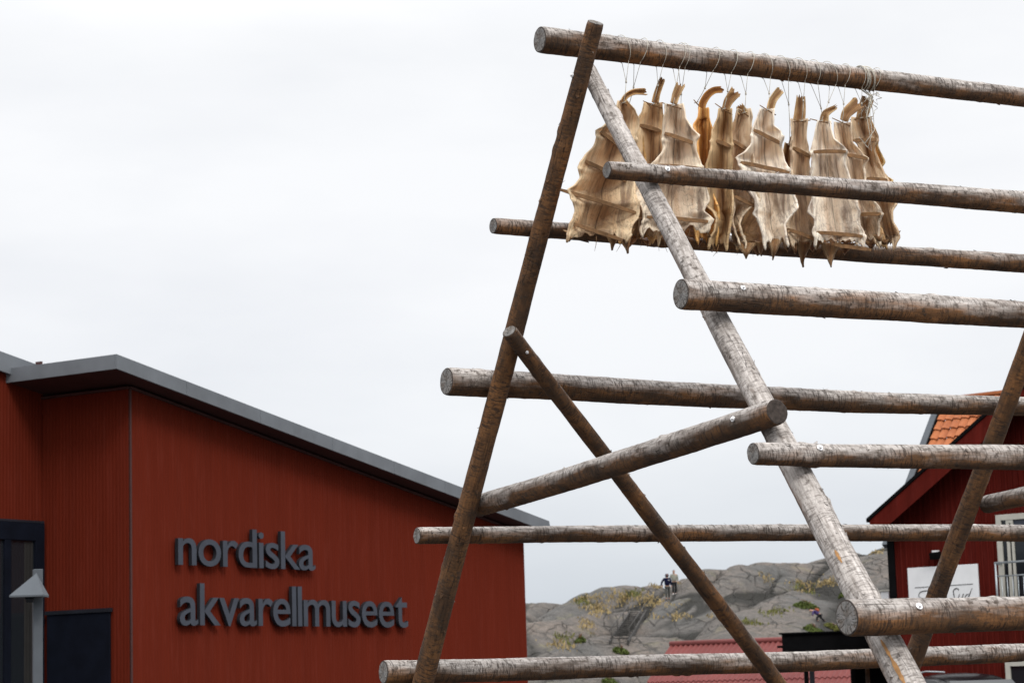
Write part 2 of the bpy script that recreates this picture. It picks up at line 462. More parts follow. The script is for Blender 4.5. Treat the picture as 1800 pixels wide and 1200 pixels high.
# ------------------------------------------------------------------ rocky hill
def crest(px):
    pts = [(600, 1100), (800, 1065), (925, 1050), (1000, 1045), (1080, 1042), (1170, 1024), (1240, 1010), (1300, 992), (1400, 970), (1470, 952), (1568, 930), (1800, 890), (2300, 860)]
    for (x0, y0), (x1, y1) in zip(pts, pts[1:]):
        if px <= x1: return y0 + (y1 - y0) * (px - x0) / (x1 - x0)
    return pts[-1][1]
YC = 155.0
CREV = [0.0]
CR = []
def hill(x, y):
    px = 918 + F * x / max(y, 60)
    zc = 1.6 + ((1197 - .03 * (px - 900)) - crest(max(600, px))) / F * YC
    t = (y - 97) / (YC - 97)
    if t < 0: prof = t * 1.2
    elif t < 1: prof = t ** .72
    else: prof = 1 - (t - 1) * .35
    z = -2.5 + (zc + 1.7) * prof
    n1 = noise.noise(V((x * .05, y * .05, 1.7))); n2 = noise.noise(V((x * .05 + 9, y * .05, 4.2)))
    xs_ = x - .42 * (y - 97)
    q = V((xs_ * .125 + n1 * .6, y * .046 + n2 * .55, .3))
    d = noise.voronoi(q)[0]
    k = max(0, min(1, (1.15 - t) * 3))
    g1 = d[1] - d[0]
    z += (2.5 * min(1, g1 * 1.6) ** .5 - 1.45) * (.3 + .7 * k)
    q2 = V((xs_ * .36 + n2 * .9, y * .10 + n1 * .9, 5.1))
    d2 = noise.voronoi(q2)[0]; g2 = d2[1] - d2[0]
    on = max(0, min(1, .5 + 2.2 * noise.noise(V((x * .07, y * .045, 11)))))
    z += (.75 * min(1, g2 * 2.2) ** .55 - .5) * (.35 + .65 * k) * on
    z += .12 * noise.fractal(V((x * .35, y * .35, 2)), 1, 2, 4) + .04 * noise.noise(V((x * 1.6, y * 1.6, 7)))
    z += .85 * math.exp(-((x - 9.2) / 4.5) ** 2 - ((y - 152) / 15) ** 2)
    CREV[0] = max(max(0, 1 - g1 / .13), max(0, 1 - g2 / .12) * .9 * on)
    return z
h = MB()
hx = [-22 + 84 * i / 420 for i in range(421)]
hy = [96 + 122 * (j / 300) for j in range(301)]
HZ = []
for y in hy:
    row_ = []
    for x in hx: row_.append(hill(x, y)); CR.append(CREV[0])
    HZ.append(row_)
vs = [V((x, y, HZ[j][i])) for j, y in enumerate(hy) for i, x in enumerate(hx)]
nx = len(hx)
h.add(vs, [(j * nx + i, j * nx + i + 1, (j + 1) * nx + i + 1, (j + 1) * nx + i) for j in range(len(hy) - 1) for i in range(nx - 1)], 0, True)
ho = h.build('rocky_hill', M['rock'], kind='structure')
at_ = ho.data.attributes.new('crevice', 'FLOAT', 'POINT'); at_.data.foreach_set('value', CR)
def hz(x, y):
    i = (x + 22) / 84 * 420; j = (y - 96) / 122 * 300
    i0 = max(0, min(419, int(i))); j0 = max(0, min(299, int(j))); a = i - i0; b = j - j0
    return (HZ[j0][i0] * (1 - a) + HZ[j0][i0 + 1] * a) * (1 - b) + (HZ[j0 + 1][i0] * (1 - a) + HZ[j0 + 1][i0 + 1] * a) * b
def hit(px, py):
    r = ray(px, py); y = 97.0
    while y < 215:
        p = CAM + r * (y / r.y)
        if hz(p.x, p.y) >= p.z: return p
        y += .25
    return None
def hit_soft(px, py):
    for k in range(60):
        p = hit(px, py + k)
        if p: return p
    return None

# grass on the rock
def tufts(name, mat, spots, kind='stuff', label=None, cat=None, group=None, hgt=.5, dens=1.0, single=False):
    g = MB()
    for (x0, y0, x1, y1, cnt) in spots:
        for _ in range(int(cnt * dens)):
            a = random.gauss(0, .4); b = random.gauss(0, .4)
            if abs(a) > 1 or abs(b) > 1: continue
            px = (x0 + x1) / 2 + a * (x1 - x0) * .6; py = (y0 + y1) / 2 + b * (y1 - y0) * .6
            p = hit(px, py)
            if p is None: continue
            hh = hgt * random.uniform(.5, 1.2)
            for _k in range(7):
                q = p + V((random.gauss(0, .22), random.gauss(0, .22), -.05)); q.z = hz(q.x, q.y) - .04
                wdt = random.uniform(.02, .05); an = random.uniform(0, PI)
                dx = V((math.cos(an), math.sin(an), 0)) * wdt
                lean = V((random.gauss(0, .35), random.gauss(0, .35), 1)) * hh * random.uniform(.6, 1.1)
                mid = q + lean * .55 + V((0, 0, .05)); tip = q + lean + V((lean.x * .6, lean.y * .6, -.12 * hh))
                g.add([q - dx, q + dx, mid + dx * .8, mid - dx * .8, tip], [(0, 1, 2, 3), (3, 2, 4)])
    if not g.v: return None
    return g.build(name, mat, None, label=label, cat=cat, group=group, kind=kind)
tufts('dry_grass', M['dry_grass'], [
    (1005, 1048, 1062, 1058, 60), (1060, 1040, 1135, 1066, 170), (1020, 1060, 1065, 1082, 90), (1115, 1050, 1165, 1072, 90),
    (1150, 1080, 1250, 1090, 60), (1018, 1090, 1048, 1110, 60), (960, 1128, 1022, 1146, 60), (1338, 1014, 1358, 1024, 25),
    (1390, 1026, 1440, 1042, 80), (1432, 1018, 1478, 1032, 90), (1520, 964, 1566, 975, 40), (1170, 1024, 1200, 1030, 25), (1140, 1028, 1165, 1034, 25),
    (1040, 1068, 1075, 1082, 50), (1130, 1060, 1190, 1068, 40)],
    label='tufts of golden dry grass growing over the granite hill', cat='grass', hgt=.30, dens=.24)
tufts('green_grass', M['green_grass'], [
    (1095, 1038, 1130, 1052, 60), (1012, 1052, 1038, 1064, 40), (1330, 1070, 1385, 1082, 45), (1410, 1030, 1430, 1050, 20), (1300, 1092, 1340, 1100, 30), (975, 1118, 1010, 1134, 40), (1395, 1028, 1420, 1038, 30)],
    label='greener grass in the cracks of the granite hill', cat='grass', hgt=.26, dens=.4)
def shrub(label, x0, y0, x1, y1, cnt, leafs=M['leaf']):
    root_p = hit_soft((x0 + x1) / 2, y1)
    if root_p is None: return
    r = empty('shrub', root_p, label, 'shrub', 'shrubs on the rocky hill')
    wid = (x1 - x0) / F * root_p.y / 2; hh = max(.4, (y1 - y0) / F * root_p.y)
    f = MB(); s = MB()
    for _ in range(int(cnt * .6)):
        a = random.uniform(0, 2 * PI); q = math.sqrt(random.random())
        x = math.cos(a) * q * wid; y = math.sin(a) * q * wid * .7
        lim = hh * (1 - q * q * .7) * (0.75 + .5 * noise.noise(V((x * 2.2, y * 2.2, root_p.x))))
        zz = hz(root_p.x + x, root_p.y + y)
        c = V((root_p.x + x, root_p.y + y, zz + .7 * lim * random.random() ** .6))
        d1 = V((random.gauss(0, 1), random.gauss(0, 1), random.gauss(0, 1))).normalized() * random.uniform(.05, .11)
        d2 = d1.cross(V((random.gauss(0, 1), random.gauss(0, 1), random.gauss(0, 1)))).normalized() * random.uniform(.03, .06)
        f.add([c - d1, c + d2, c + d1, c - d2], [(0, 1, 2, 3)])
    for _ in range(9):
        a = random.uniform(0, 2 * PI); q = random.random() * .7
        e = root_p + V((math.cos(a) * q * wid, math.sin(a) * q * wid * .7, 0)); e.z = hz(e.x, e.y) + hh * .8
        s.tube([root_p - V((0, 0, .1)), (root_p + e) / 2 + V((0, 0, .15)), e], [.025, .018, .008], 5)
    f.build('foliage', leafs, r); s.build('stem', M['wood_brown'], r)
shrub('bright green shrub above the climber with the backpack', 1394, 1050, 1440, 1066, 900)
shrub('green shrub just below the climber with the backpack', 1412, 1092, 1452, 1112, 900)
shrub('yellowish green shrub right of the climber beside the dark canopy', 1450, 1094, 1482, 1108, 600, M['green_grass'])
shrub('small dark green shrub below the corner of the pale leg', 1474, 1034, 1492, 1048, 400)
shrub('dark green shrub at the foot of the wooden steps', 1078, 1130, 1106, 1148, 700)
shrub('dark shrub in the cleft left of the wooden steps', 1010, 1108, 1030, 1128, 500)
shrub('green shrub low on the rock under the lowest rail', 1058, 1186, 1086, 1202, 500)

# wooden steps up the rock
a = hit_soft(1088, 1136); b = hit_soft(1122, 1086)
if a and b:
    st = empty('wooden_steps', a, 'weathered grey wooden steps leading up the granite slope', 'steps')
    side = (b - a).cross(V((0, 0, 1))).normalized()
    up_ = V((0, 0, .35))
    for s_ in (-.5, .5):
        q = MB(); q.bar(a + side * s_ + up_ * .6, b + side * s_ + up_, .09, .28); q.build('stringer', M['old_plank'], st)
        q = MB(); q.tube([a + side * s_ + V((0, 0, .9)), b + side * s_ + V((0, 0, .9))], .03, 6)
        for k in range(4):
            e = a.lerp(b, (k + .3) / 3.6) + side * s_
            q.tube([e, e + V((0, 0, .9))], .03, 6)
        q.build('handrail', M['old_plank'], st)
    nst = 14
    for k in range(nst):
        c = a.lerp(b, (k + .5) / nst) + up_ * 1.2
        q = MB(); d = (b - a); d.z = 0; d.normalize()
        q.cbox(c, side * 1.05, d * .26, V((0, 0, .05))); q.build('tread', M['old_plank'], st)

# ------------------------------------------------------------------ drying rack
d_ = V((.875, .485, 0)).normalized()           # along the rails
e_ = V((d_.y, -d_.x, 0))                       # in the frame plane, towards the camera
P0 = V((.43, 11.0, 0))
def fpt(px, py, off=0.0): return onplane(px, py, P0 + d_ * off, d_)

rack = empty('drying_rack', V((.43, 11.0, 0)), 'large weathered log fish drying rack of leaning poles and rails', 'drying rack')
LOGM = {}
def log(name, p0, p1, r0, r1, mat, seed, label=None, knots=8, bend=.02, parent=rack, oval=.03, dark_end=False):
    p0 = V(p0); p1 = V(p1); Ln = (p1 - p0).length
    z = (p1 - p0).normalized(); x = z.cross(V((0, 0, 1)))
    if x.length < .1: x = V((1, 0, 0))
    x.normalize(); y = z.cross(x)
    mat4 = Matrix((x, y, z)).transposed().to_4x4(); mat4.translation = p0
    rng = random.Random(seed)
    NA = 40; NL = max(20, int(Ln / .02))
    kn = [(rng.uniform(.15, Ln - .1), rng.uniform(0, 2 * PI), rng.uniform(.004, .011), rng.uniform(.012, .024)) for _ in range(int(knots * Ln / 1.6))]
    bx, by = rng.uniform(-1, 1) * bend, rng.uniform(-1, 1) * bend
    vs = []; fs = []; mi = []
    for j in range(NL + 1):
        t = j / NL; zz = t * Ln
        r = r0 + (r1 - r0) * t
        cx = bx * math.sin(PI * t) + .006 * noise.noise(V((zz * .9, seed, 0))); cy = by * math.sin(PI * t) + .006 * noise.noise(V((zz * .9, seed, 9)))
        ring = .010 * noise.noise(V((zz * 55, seed * 3.1, 0))) + .018 * noise.noise(V((zz * 3.2, seed, 4)))
        for k in range(NA):
            a = 2 * PI * k / NA
            ca, sa = math.cos(a), math.sin(a)
            rr = r * (1 + ring + oval * math.cos(2 * a + seed) + .035 * noise.noise(V((ca * 1.6 + seed * 7, sa * 1.6, zz * 4))) + .022 * noise.noise(V((ca * 5, sa * 5 + seed, zz * 26))))
            for (kz, ka, kh, kw) in kn:
                dz = zz - kz
                if abs(dz) < .07:
                    da = (a - ka + PI) % (2 * PI) - PI
                    dd = (dz * dz + (da * r) ** 2) / (kw * kw)
                    if dd < 9: rr += kh * math.exp(-dd) - kh * .8 * math.exp(-dd * 9)
            if j == 0 or j == NL: rr -= .0025
            vs.append((cx + ca * rr, cy + sa * rr, zz))
    for j in range(NL):
        for k in range(NA):
            k2 = (k + 1) % NA
            fs.append((j * NA + k, j * NA + k2, (j + 1) * NA + k2, (j + 1) * NA + k)); mi.append(0)
    for end in (0, NL):
        s = -1 if end == 0 else 1
        rb = end * NA; prev = [rb + k for k in range(NA)]
        tx, ty = rng.uniform(-.12, .12), rng.uniform(-.12, .12)
        cxe = sum(vs[i][0] for i in prev) / NA; cye = sum(vs[i][1] for i in prev) / NA
        for fr in (.91, .6, .25):
            cur = []
            for k in range(NA):
                v = vs[rb + k]; px_ = cxe + (v[0] - cxe) * fr; py_ = cye + (v[1] - cye) * fr
                cur.append(len(vs))
                vs.append((px_, py_, v[2] + s * (.002 + .002 * noise.noise(V((px_ * 60, py_ * 60, seed)))) ))
            for k in range(NA):
                k2 = (k + 1) % NA
                q = (prev[k], prev[k2], cur[k2], cur[k])
                fs.append(q if s > 0 else tuple(reversed(q))); mi.append(2 if fr > .9 or dark_end else 1)
            prev = cur
        fs.append(tuple(prev) if s > 0 else tuple(reversed(prev))); mi.append(2 if dark_end else 1)
    # curled bark flakes and splinters standing off the surface
    for _ in range(int(Ln * 16)):
        zz = rng.uniform(.05, Ln - .05); a = rng.uniform(0, 2 * PI); t = zz / Ln
        r = (r0 + (r1 - r0) * t) * .985; ca, sa = math.cos(a), math.sin(a)
        cx = bx * math.sin(PI * t); cy = by * math.sin(PI * t)
        ln = rng.uniform(.008, .03); wd = rng.uniform(.003, .012); up_h = rng.uniform(.003, .012)
        sgn = rng.choice((-1, 1))
        tx_, ty_ = -sa * wd, ca * wd
        b0 = len(vs)
        for (dz, hh, ww) in ((0, .0, 1), (.5 * ln, .003, .9), (ln, up_h, .35)):
            for q in (-1, 1):
                vs.append((cx + ca * (r + hh) + tx_ * q * ww, cy + sa * (r + hh) + ty_ * q * ww, zz + sgn * dz))
        fs += [(b0, b0 + 1, b0 + 3, b0 + 2), (b0 + 2, b0 + 3, b0 + 5, b0 + 4)]; mi += [0, 0]
    me = bpy.data.meshes.new(name); me.from_pydata(vs, [], fs)
    me.materials.append(mat); me.materials.append(M['end_grain']); me.materials.append(M['bark_rim'])
    me.polygons.foreach_set('material_index', mi)
    me.polygons.foreach_set('use_smooth', [m == 0 for m in mi]); me.update()
    o = bpy.data.objects.new(name, me); COL.objects.link(o)
    o.parent = parent
    lm = mat4.copy(); lm.translation = p0 - wloc(parent); o.matrix_local = lm
    LOGM[o.name] = mat4
    if label: o['label'] = label
    return o

def bolt_on(lg, px, py, axis_p0, axis_p1, r, rad=.014):
    """a washer and nut on the camera side of a log, where the sight line meets it"""
    a = V(axis_p0); u = (V(axis_p1) - a).normalized()
    dr = ray(px, py)
    # closest approach of ray and axis
    w0 = CAM - a; b = dr.dot(u); dd = dr.dot(w0); e = u.dot(w0)
    den = 1 - b * b; s = (b * e - dd) / den; t = (e - b * dd) / den
    ax_pt = a + u * t; off = (CAM + dr * s) - ax_pt
    lat = off.length; lat = min(lat, r * .95)
    back = -(dr - u * b).normalized()
    nrm = (off.normalized() * lat if off.length > 1e-6 else V((0, 0, 0))) + back * math.sqrt(max(0, r * r - lat * lat))
    nrm.normalize()
    q = MB(); p = ax_pt + nrm * (r * 1.02)
    q.disc(p, nrm, rad, .005, 16); q.disc(p + nrm * .005, nrm, rad * .55, .008, 6)
    inv = LOGM[lg.name]
    o = q.build('bolt', M['zinc'], None, local=inv)
    o.parent = lg
    return o

# frame legs
def leg_fit(px0, py0, px1, py1, off):
    return fpt(px0, py0, off), fpt(px1, py1, off)
A0, A1 = leg_fit(1047, 40, 746, 1190, -.05)
B0, B1 = leg_fit(1079 - .523 * 90, 120, 1597, 1200, .05)
def to_ground(a, b, z=-.25):
    return a + (b - a) * ((z - a.z) / (b.z - a.z))
A2g = to_ground(A0, A1); B2g = to_ground(B0, B1)
def rad_at(a, b, ra, rb, p):
    t = (p - a).dot(b - a) / (b - a).length_squared
    return ra + (rb - ra) * t
legA = log('leg', A0, A2g, .041, .066, M['wood_brown'], 11, 'dark brown leg leaning back, rising past the ridge pole', bend=.012)
legB = log('leg', B0, B2g, .040, .082, M['wood_pale'], 12, 'pale silver leg leaning towards the viewer', bend=.01, knots=10)
uA = (A2g - A0).normalized(); uB = (B2g - B0).normalized()
nA = d_.cross(uA).normalized();  nB = d_.cross(uB).normalized()
if nA.dot(e_) > 0: nA = -nA        # outward: away from the middle of the frame
if nB.dot(e_) < 0: nB = -nB
def rail(name, pxl, pyl, pxr, pyr, r0, r1, base, nrm, rl, mat, seed, label=None, t_end=4.05, **kw):
    pl = base + nrm * (rl + r0)
    a = onplane(pxl, pyl, pl, nrm); b = onplane(pxr, pyr, pl, nrm)
    u = (b - a)
    # run on past the right edge of the view
    k = 1.0
    while ((a + u * k) - P0).dot(d_) < t_end: k += .01
    o = log(name, a, a + u * k, r0, r0 + (r1 - r0) * k, mat, seed, label, **kw)
    return o, a, a + u * k
rB = .055
R1 = rail('rail', 1067, 299, 1800, 354, .041, .058, B0, nB, .048, M['wood_grey'], 21, 'thin upper front rail crossing the hanging fish')
R2 = rail('rail', 1197, 517, 1800, 555, .068, .064, B0, nB, .055, M['wood_grey'], 22, 'thick front rail under the fish')
R3 = rail('rail', 1324, 797, 1800, 798, .047, .056, B0, nB, .06, M['wood_grey'], 23, 'front rail with a shiny bolt at mid height')
R4 = rail('rail', 1489, 1085, 1800, 1078, .074, .07, B0, nB, .068, M['wood_mid'], 24, 'thickest and nearest front rail, low at the right')
S1 = rail('rail', 867, 397, 1800, 461, .043, .056, A0, nA, .046, M['wood_mid'], 31, 'back rail behind the bottoms of the fish')
S2 = rail('rail', 785, 670, 1800, 713, .075, .058, A0, nA, .052, M['wood_grey'], 32, 'thick back rail with a pale sawn end')
S3 = rail('rail', 733, 941, 1800, 937, .045, .052, A0, nA, .056, M['wood_grey'], 33, 'thin back rail low on the dark leg')
S4 = rail('rail', 674, 1181, 1800, 1146, .064, .057, A0, nA, .06, M['wood_grey'], 34, 'lowest back rail at the bottom of the picture')
# ridge pole: lies against the back of the dark leg, on the head of the pale one
pr = P0 - e_ * .10
pn = V((-e_.x, -e_.y, 0))
ra = onplane(949, 70, pr, pn); rb_ = onplane(1800, 171, pr, pn)
u = rb_ - ra; k = 1.0
while ((ra + u * k) - P0).dot(d_) < 4.1: k += .01
RP0, RP1 = ra, ra + u * k
ridge = log('ridge_pole', RP0, RP1, .066, .066 + (.053 - .066) * k, M['wood_grey'], 41, bend=.003, oval=.01)
uR = u.normalized()
# long brace running from the dark leg down to the foot of the next frame
plC = A0 - nA * (.052 + .046)
C0 = onplane(895, 582, plC, nA); C1 = onplane(1353, 1190, plC, nA); C1 = to_ground(C0, C1)
brC = log('brace', C0, C1, .040, .058, M['wood_brown'], 51, 'dark brown brace slanting down from the dark leg', bend=.015)
# collar tie across the frame
Dl = fpt(838, 889, .055); Dr = fpt(1365, 722, -.05)
brD = log('collar_tie', Dl, Dr, .058, .056, M['wood_grey'], 52, 'grey cross tie sloping up from the dark leg to the pale leg', bend=.02, knots=9, dark_end=True)
# second frame
plA2 = A0 - nA * (.052 + .05)
G0 = onplane(1779 + .366 * 390, 300, plA2, nA); G1 = onplane(1647, 1051, plA2, nA)
G1 = to_ground(G0, G1)
legG = log('leg', G0, G1, .048, .066, M['wood_brown'], 61, 'brown leg of the second frame at the right edge', bend=.01)
Gm = onplane(1727, 886, plA2, nA)
H0 = Gm + (G1 - G0).normalized() * 0 + d_ * .03
H1 = H0 + e_ * 2.2 + V((0, 0, .12))
log('collar_tie', H0, H1, .056, .06, M['wood_grey'], 62, 'grey cross tie of the second frame at the right edge')
sh = (G0 - A0).dot(d_)
log('leg', RP0 + uR * ((V(B0) + d_ * 3.7 - RP0).dot(uR)) - V((0, 0, .1)), to_ground(B0, B1) + d_ * 3.7, .042, .08, M['wood_pale'], 63)
# bolts
bolt_on(R1[0], 1166, 297, R1[1], R1[2], .043, .013)
bolt_on(R2[0], 1294, 506, R2[1], R2[2], .068, .012)
bolt_on(R3[0], 1430, 787, R3[1], R3[2], .049, .014)
bolt_on(R4[0], 1597, 1066, R4[1], R4[2], .074, .015)
bolt_on(brD, 1306, 731, Dl, Dr, .057, .013)
bolt_on(brC, 921, 612, C0, C1, .042, .009)
bolt_on(legA, 1004, 131, A0, A2g, .045, .013)
# bright fresh splits on the pale leg
for (x0, y0, x1, y1, wd) in ((1462, 962, 1476, 985, .014), (1540, 1118, 1560, 1150, .016), (1560, 1150, 1586, 1198, .02), (1568, 1172, 1577, 1185, .010)):
    q = MB()
    pl = B0 + nB * .0
    rr = .066 if y0 < 1000 else .074
    ns = 8; row = []
    for i in range(ns + 1):
        t = i / ns
        p = onplane(x0 + (x1 - x0) * t, y0 + (y1 - y0) * t, B0 + nB * rr * .75, nB)
        # push onto the log's surface
        ax = B0 + uB * ((p - B0).dot(uB)); o = (p - ax).normalized()
        rloc = rad_at(B0, B2g, .040, .082, p) + .0035
        tv = o.cross(uB).normalized() * wd * .5 * (math.sin(PI * (t * .9 + .05)) ** .5) * (.7 + .4 * random.random())
        row.append((ax + o * rloc - tv, ax + o * (rloc + .001), ax + o * rloc + tv))
    vs = [p for r_ in row for p in r_]
    q.add(vs, [(3 * i + k, 3 * i + k + 1, 3 * i + k + 4, 3 * i + k + 3) for i in range(ns) for k in (0, 1)], 0, True)
    o = q.build('split_patch', M['bright_wood'], None, local=LOGM[legB.name]); o.parent = legB

# ------------------------------------------------------------------ dried fish
def lerp_rows(rows, y):
    if y <= rows[0][0]: return rows[0][1], rows[0][2]
    for a, b in zip(rows, rows[1:]):
        if y <= b[0]:
            t = (y - a[0]) / (b[0] - a[0]); 
            t = t * .6 + .4 * t * t * (3 - 2 * t)
            return a[1] + (b[1] - a[1]) * t, a[2] + (b[2] - a[2]) * t
    return rows[-1][1], rows[-1][2]
Z1 = (960, 120, 3.3333); Z2 = (1260, 120, 3.3333)
FISHNORM = V((-e_.x, -e_.y, 0))
def fish(label, Z, rows, sticks, tail, push, yaw, tint, wraps, seed, neck=None, flaps=(), curl=.062, knot=None, tailw=(12, 17), pale=0.0):
    rng = random.Random(seed)
    cv = lambda x, y: (Z[0] + x / Z[2], Z[1] + y / Z[2])
    nx0, ny0 = neck if neck else ((rows[0][1] + rows[0][2]) / 2, rows[0][0])
    npx = cv(nx0, ny0)
    base = onplane(*npx, pr, pn) + ray(*npx) * push
    an = math.atan2(-base.x, base.y) * 0 + yaw
    nrm = V((math.sin(an), -math.cos(an), 0))          # towards the viewer, turned by yaw
    xax = V((math.cos(an), math.sin(an), 0))
    P = lambda x, y, f=0.0: onplane(*cv(x, y), base, nrm) + nrm * f
    root = empty('dried_fish', base, label, 'dried fish', 'split fish hung to dry on the rack')
    NV, NU = 72, 26
    y0, y1 = rows[0][0], rows[-1][0]
    vs = []; U = []; Vv = []; XY = []
    swx = rng.uniform(-1, 1); fold = rng.uniform(.05, .10); bil = rng.uniform(.055, .085)
    sty = sorted((q[1] + q[3]) / 2 for q in sticks[1:] if y0 < (q[1] + q[3]) / 2 < y1); fside = 1 if seed % 3 else -1
    def depth(u, t, y):
        au = abs(u)
        neckf = min(1, t * 4)
        dd = curl * (au ** 2.0) * (.35 + .65 * neckf) - .010 * math.exp(-(u * 7) ** 2)
        dd -= fold * max(0, u * fside - .05) * max(0, math.sin(PI * min(1, t * 1.35)))
        dd += .018 * noise.noise(V((u * 1.3 + seed * 3, t * 4.2, 1))) * neckf + .006 * noise.noise(V((u * 4.5 + seed, t * 13, 3)))
        dd += .010 * math.sin(t * 9 + swx * 3 + u * 1.5) * neckf * au
        yy_ = [y0] + sty + [y1]
        for ya_, yb_ in zip(yy_, yy_[1:]):
            if ya_ <= y <= yb_ and yb_ - ya_ > 25:
                f_ = (y - ya_) / (yb_ - ya_)
                dd -= bil * min(1, (yb_ - ya_) / 200) * math.sin(PI * f_) * (1 - .75 * au) * neckf
                dd += .012 * math.sin(PI * f_) ** 2 * max(0, au - .5) * neckf
        # creases running in from the stick ends
        for ys_ in sty:
            for sd_ in (-1, 1):
                q_ = (u * sd_ + 1) / 2
                dd += .017 * math.exp(-((y - ys_ - 34 * (1 - q_)) / 11) ** 2) * max(0, u * sd_ - .25) - .014 * math.exp(-((y - ys_ - 70 * (1 - q_) + 14) / 14) ** 2) * max(0, u * sd_ - .2)
        if au > .92: dd -= ((au - .92) / .08) ** 1.5 * .010 * neckf          # the lip rolls back
        return dd
    for j in range(NV + 1):
        t = j / NV; y = y0 + (y1 - y0) * t
        xl, xr = lerp_rows(rows, y)
        for i in range(NU + 1):
            u = -1 + 2 * i / NU
            us = math.sin(u * PI / 2) * .55 + u * .45
            wob = 2.2 * noise.noise(V((t * 22, seed, 3 if u < 0 else 8))) * abs(us) ** 2
            tip = sum(8.5 * math.exp(-abs(y - ys_) / 13) - 5.5 * math.exp(-((y - ys_ - 48) / 26) ** 2) for ys_ in sty) * (1 if t < .97 else .3)
            x = (xl + xr) / 2 + ((xr - xl) / 2 + tip) * us + wob
            yy = y
            if t > .86: yy = y + ((t - .86) / .14) ** 1.5 * (34 * noise.noise(V((u * 3.4 + seed * 5, 2, 1))) + 28 * noise.noise(V((u * 10 + seed, 7, 1))) + 34 * abs(u) ** 3 - 22 * (1 - u * u))
            vs.append(P(x, yy, depth(us, t, y))); U.append(us); Vv.append(t); XY.append((x, y))
    # straight streak coordinate: across a smooth axis, not the scalloped outline
    def fit(f):
        ys = [r[0] for r in rows]; vs_ = [f(r) for r in rows]; n_ = len(ys); my = sum(ys) / n_; mv = sum(vs_) / n_
        den = sum((y - my) ** 2 for y in ys) or 1; sl_ = sum((y - my) * (v - mv) for y, v in zip(ys, vs_)) / den
        return lambda y: mv + sl_ * (y - my)
    fc_ = fit(lambda r: (r[1] + r[2]) / 2); fw_ = fit(lambda r: (r[2] - r[1]) / 2)
    b = MB()
    fs = [(j * (NU + 1) + i, j * (NU + 1) + i + 1, (j + 1) * (NU + 1) + i + 1, (j + 1) * (NU + 1) + i) for j in range(NV) for i in range(NU)]
    fs = [tuple(reversed(f)) for f in fs]
    b.add(vs, fs, 0, True)
    # the stiff pale margin of the skin, a rounded rim down each side
    for side in (0, NU):
        ring0 = len(b.v); nr = 6
        for j in range(NV + 1):
            t = j / NV; p = vs[j * (NU + 1) + side]
            rr_ = (.0022 + .0042 * min(1, t * 3)) * (.8 + .5 * noise.noise(V((t * 14, seed, side))))
            if j == 0 or j == NV: rr_ *= .2
            for k in range(nr):
                a_ = 2 * PI * k / nr
                b.v.append(p + xax * math.cos(a_) * rr_ + nrm * math.sin(a_) * rr_)
                U.append(-1.0 if side == 0 else 1.0); Vv.append(t); XY.append((fc_(y0) + (1.3 if side else -1.3) * max(25, fw_(y0)), y0))
        for j in range(NV):
            for k in range(nr):
                k2 = (k + 1) % nr
                b.f.append((ring0 + j * nr + k, ring0 + (j + 1) * nr + k, ring0 + (j + 1) * nr + k2, ring0 + j * nr + k2)); b.mi.append(0); b.sm.append(True)
    def finish(o, Ua, Va, Sa=None):
        me = o.data
        for nm, arr in (('u', Ua), ('v', Va), ('s', Sa or Ua), ('rnd', [seed * .137 % 1] * len(Ua))):
            at = me.attributes.new(nm, 'FLOAT', 'POINT'); at.data.foreach_set('value', arr)
        o.color = (*tint, pale)
        sm = o.modifiers.new('thickness', 'SOLIDIFY'); sm.thickness = .004; sm.offset = 0
        return o
    finish(b.build('skin', M['skin'], root), U, Vv, [(x - fc_(y)) / max(25, fw_(y)) for x, y in XY])
    # tail ribbon
    tl = MB(); TU = []; TV = []
    nT, nW = 14, 8
    pts = [V((x, y, 0)) for x, y in tail]
    def cr(t):
        s = t * (len(pts) - 1); i = min(int(s), len(pts) - 2); f = s - i
        p0 = pts[max(i - 1, 0)]; p1 = pts[i]; p2 = pts[i + 1]; p3 = pts[min(i + 2, len(pts) - 1)]
        return .5 * ((2 * p1) + (p2 - p0) * f + (2 * p0 - 5 * p1 + 4 * p2 - p3) * f * f + (3 * p1 - p0 - 3 * p2 + p3) * f ** 3)
    tv = []
    for j in range(nT + 1):
        t = j / nT; c = cr(t); dn = (cr(min(1, t + .02)) - cr(max(0, t - .02))).normalized(); sd = V((-dn.y, dn.x, 0))
        wd = tailw[0] + (tailw[1] - tailw[0]) * t ** 1.5
        for i in range(nW + 1):
            u = -1 + 2 * i / nW
            ext = dn * (rng.uniform(-12, 14) if j == nT else 0)
            q = c + sd * wd * u + ext
            tv.append(P(q.x, q.y, .012 * (u * u) - .012 * t + .01 * noise.noise(V((t * 3, u * 2, seed))))); TU.append(u * .7); TV.append(-t * .3)
    tl.add(tv, [(j * (nW + 1) + i, j * (nW + 1) + i + 1, (j + 1) * (nW + 1) + i + 1, (j + 1) * (nW + 1) + i) for j in range(nT) for i in range(nW)], 0, True)
    o = finish(tl.build('tail', M['skin'], root), TU, TV); o.color = (tint[0] * .85, tint[1] * .74, tint[2] * .58, 0)
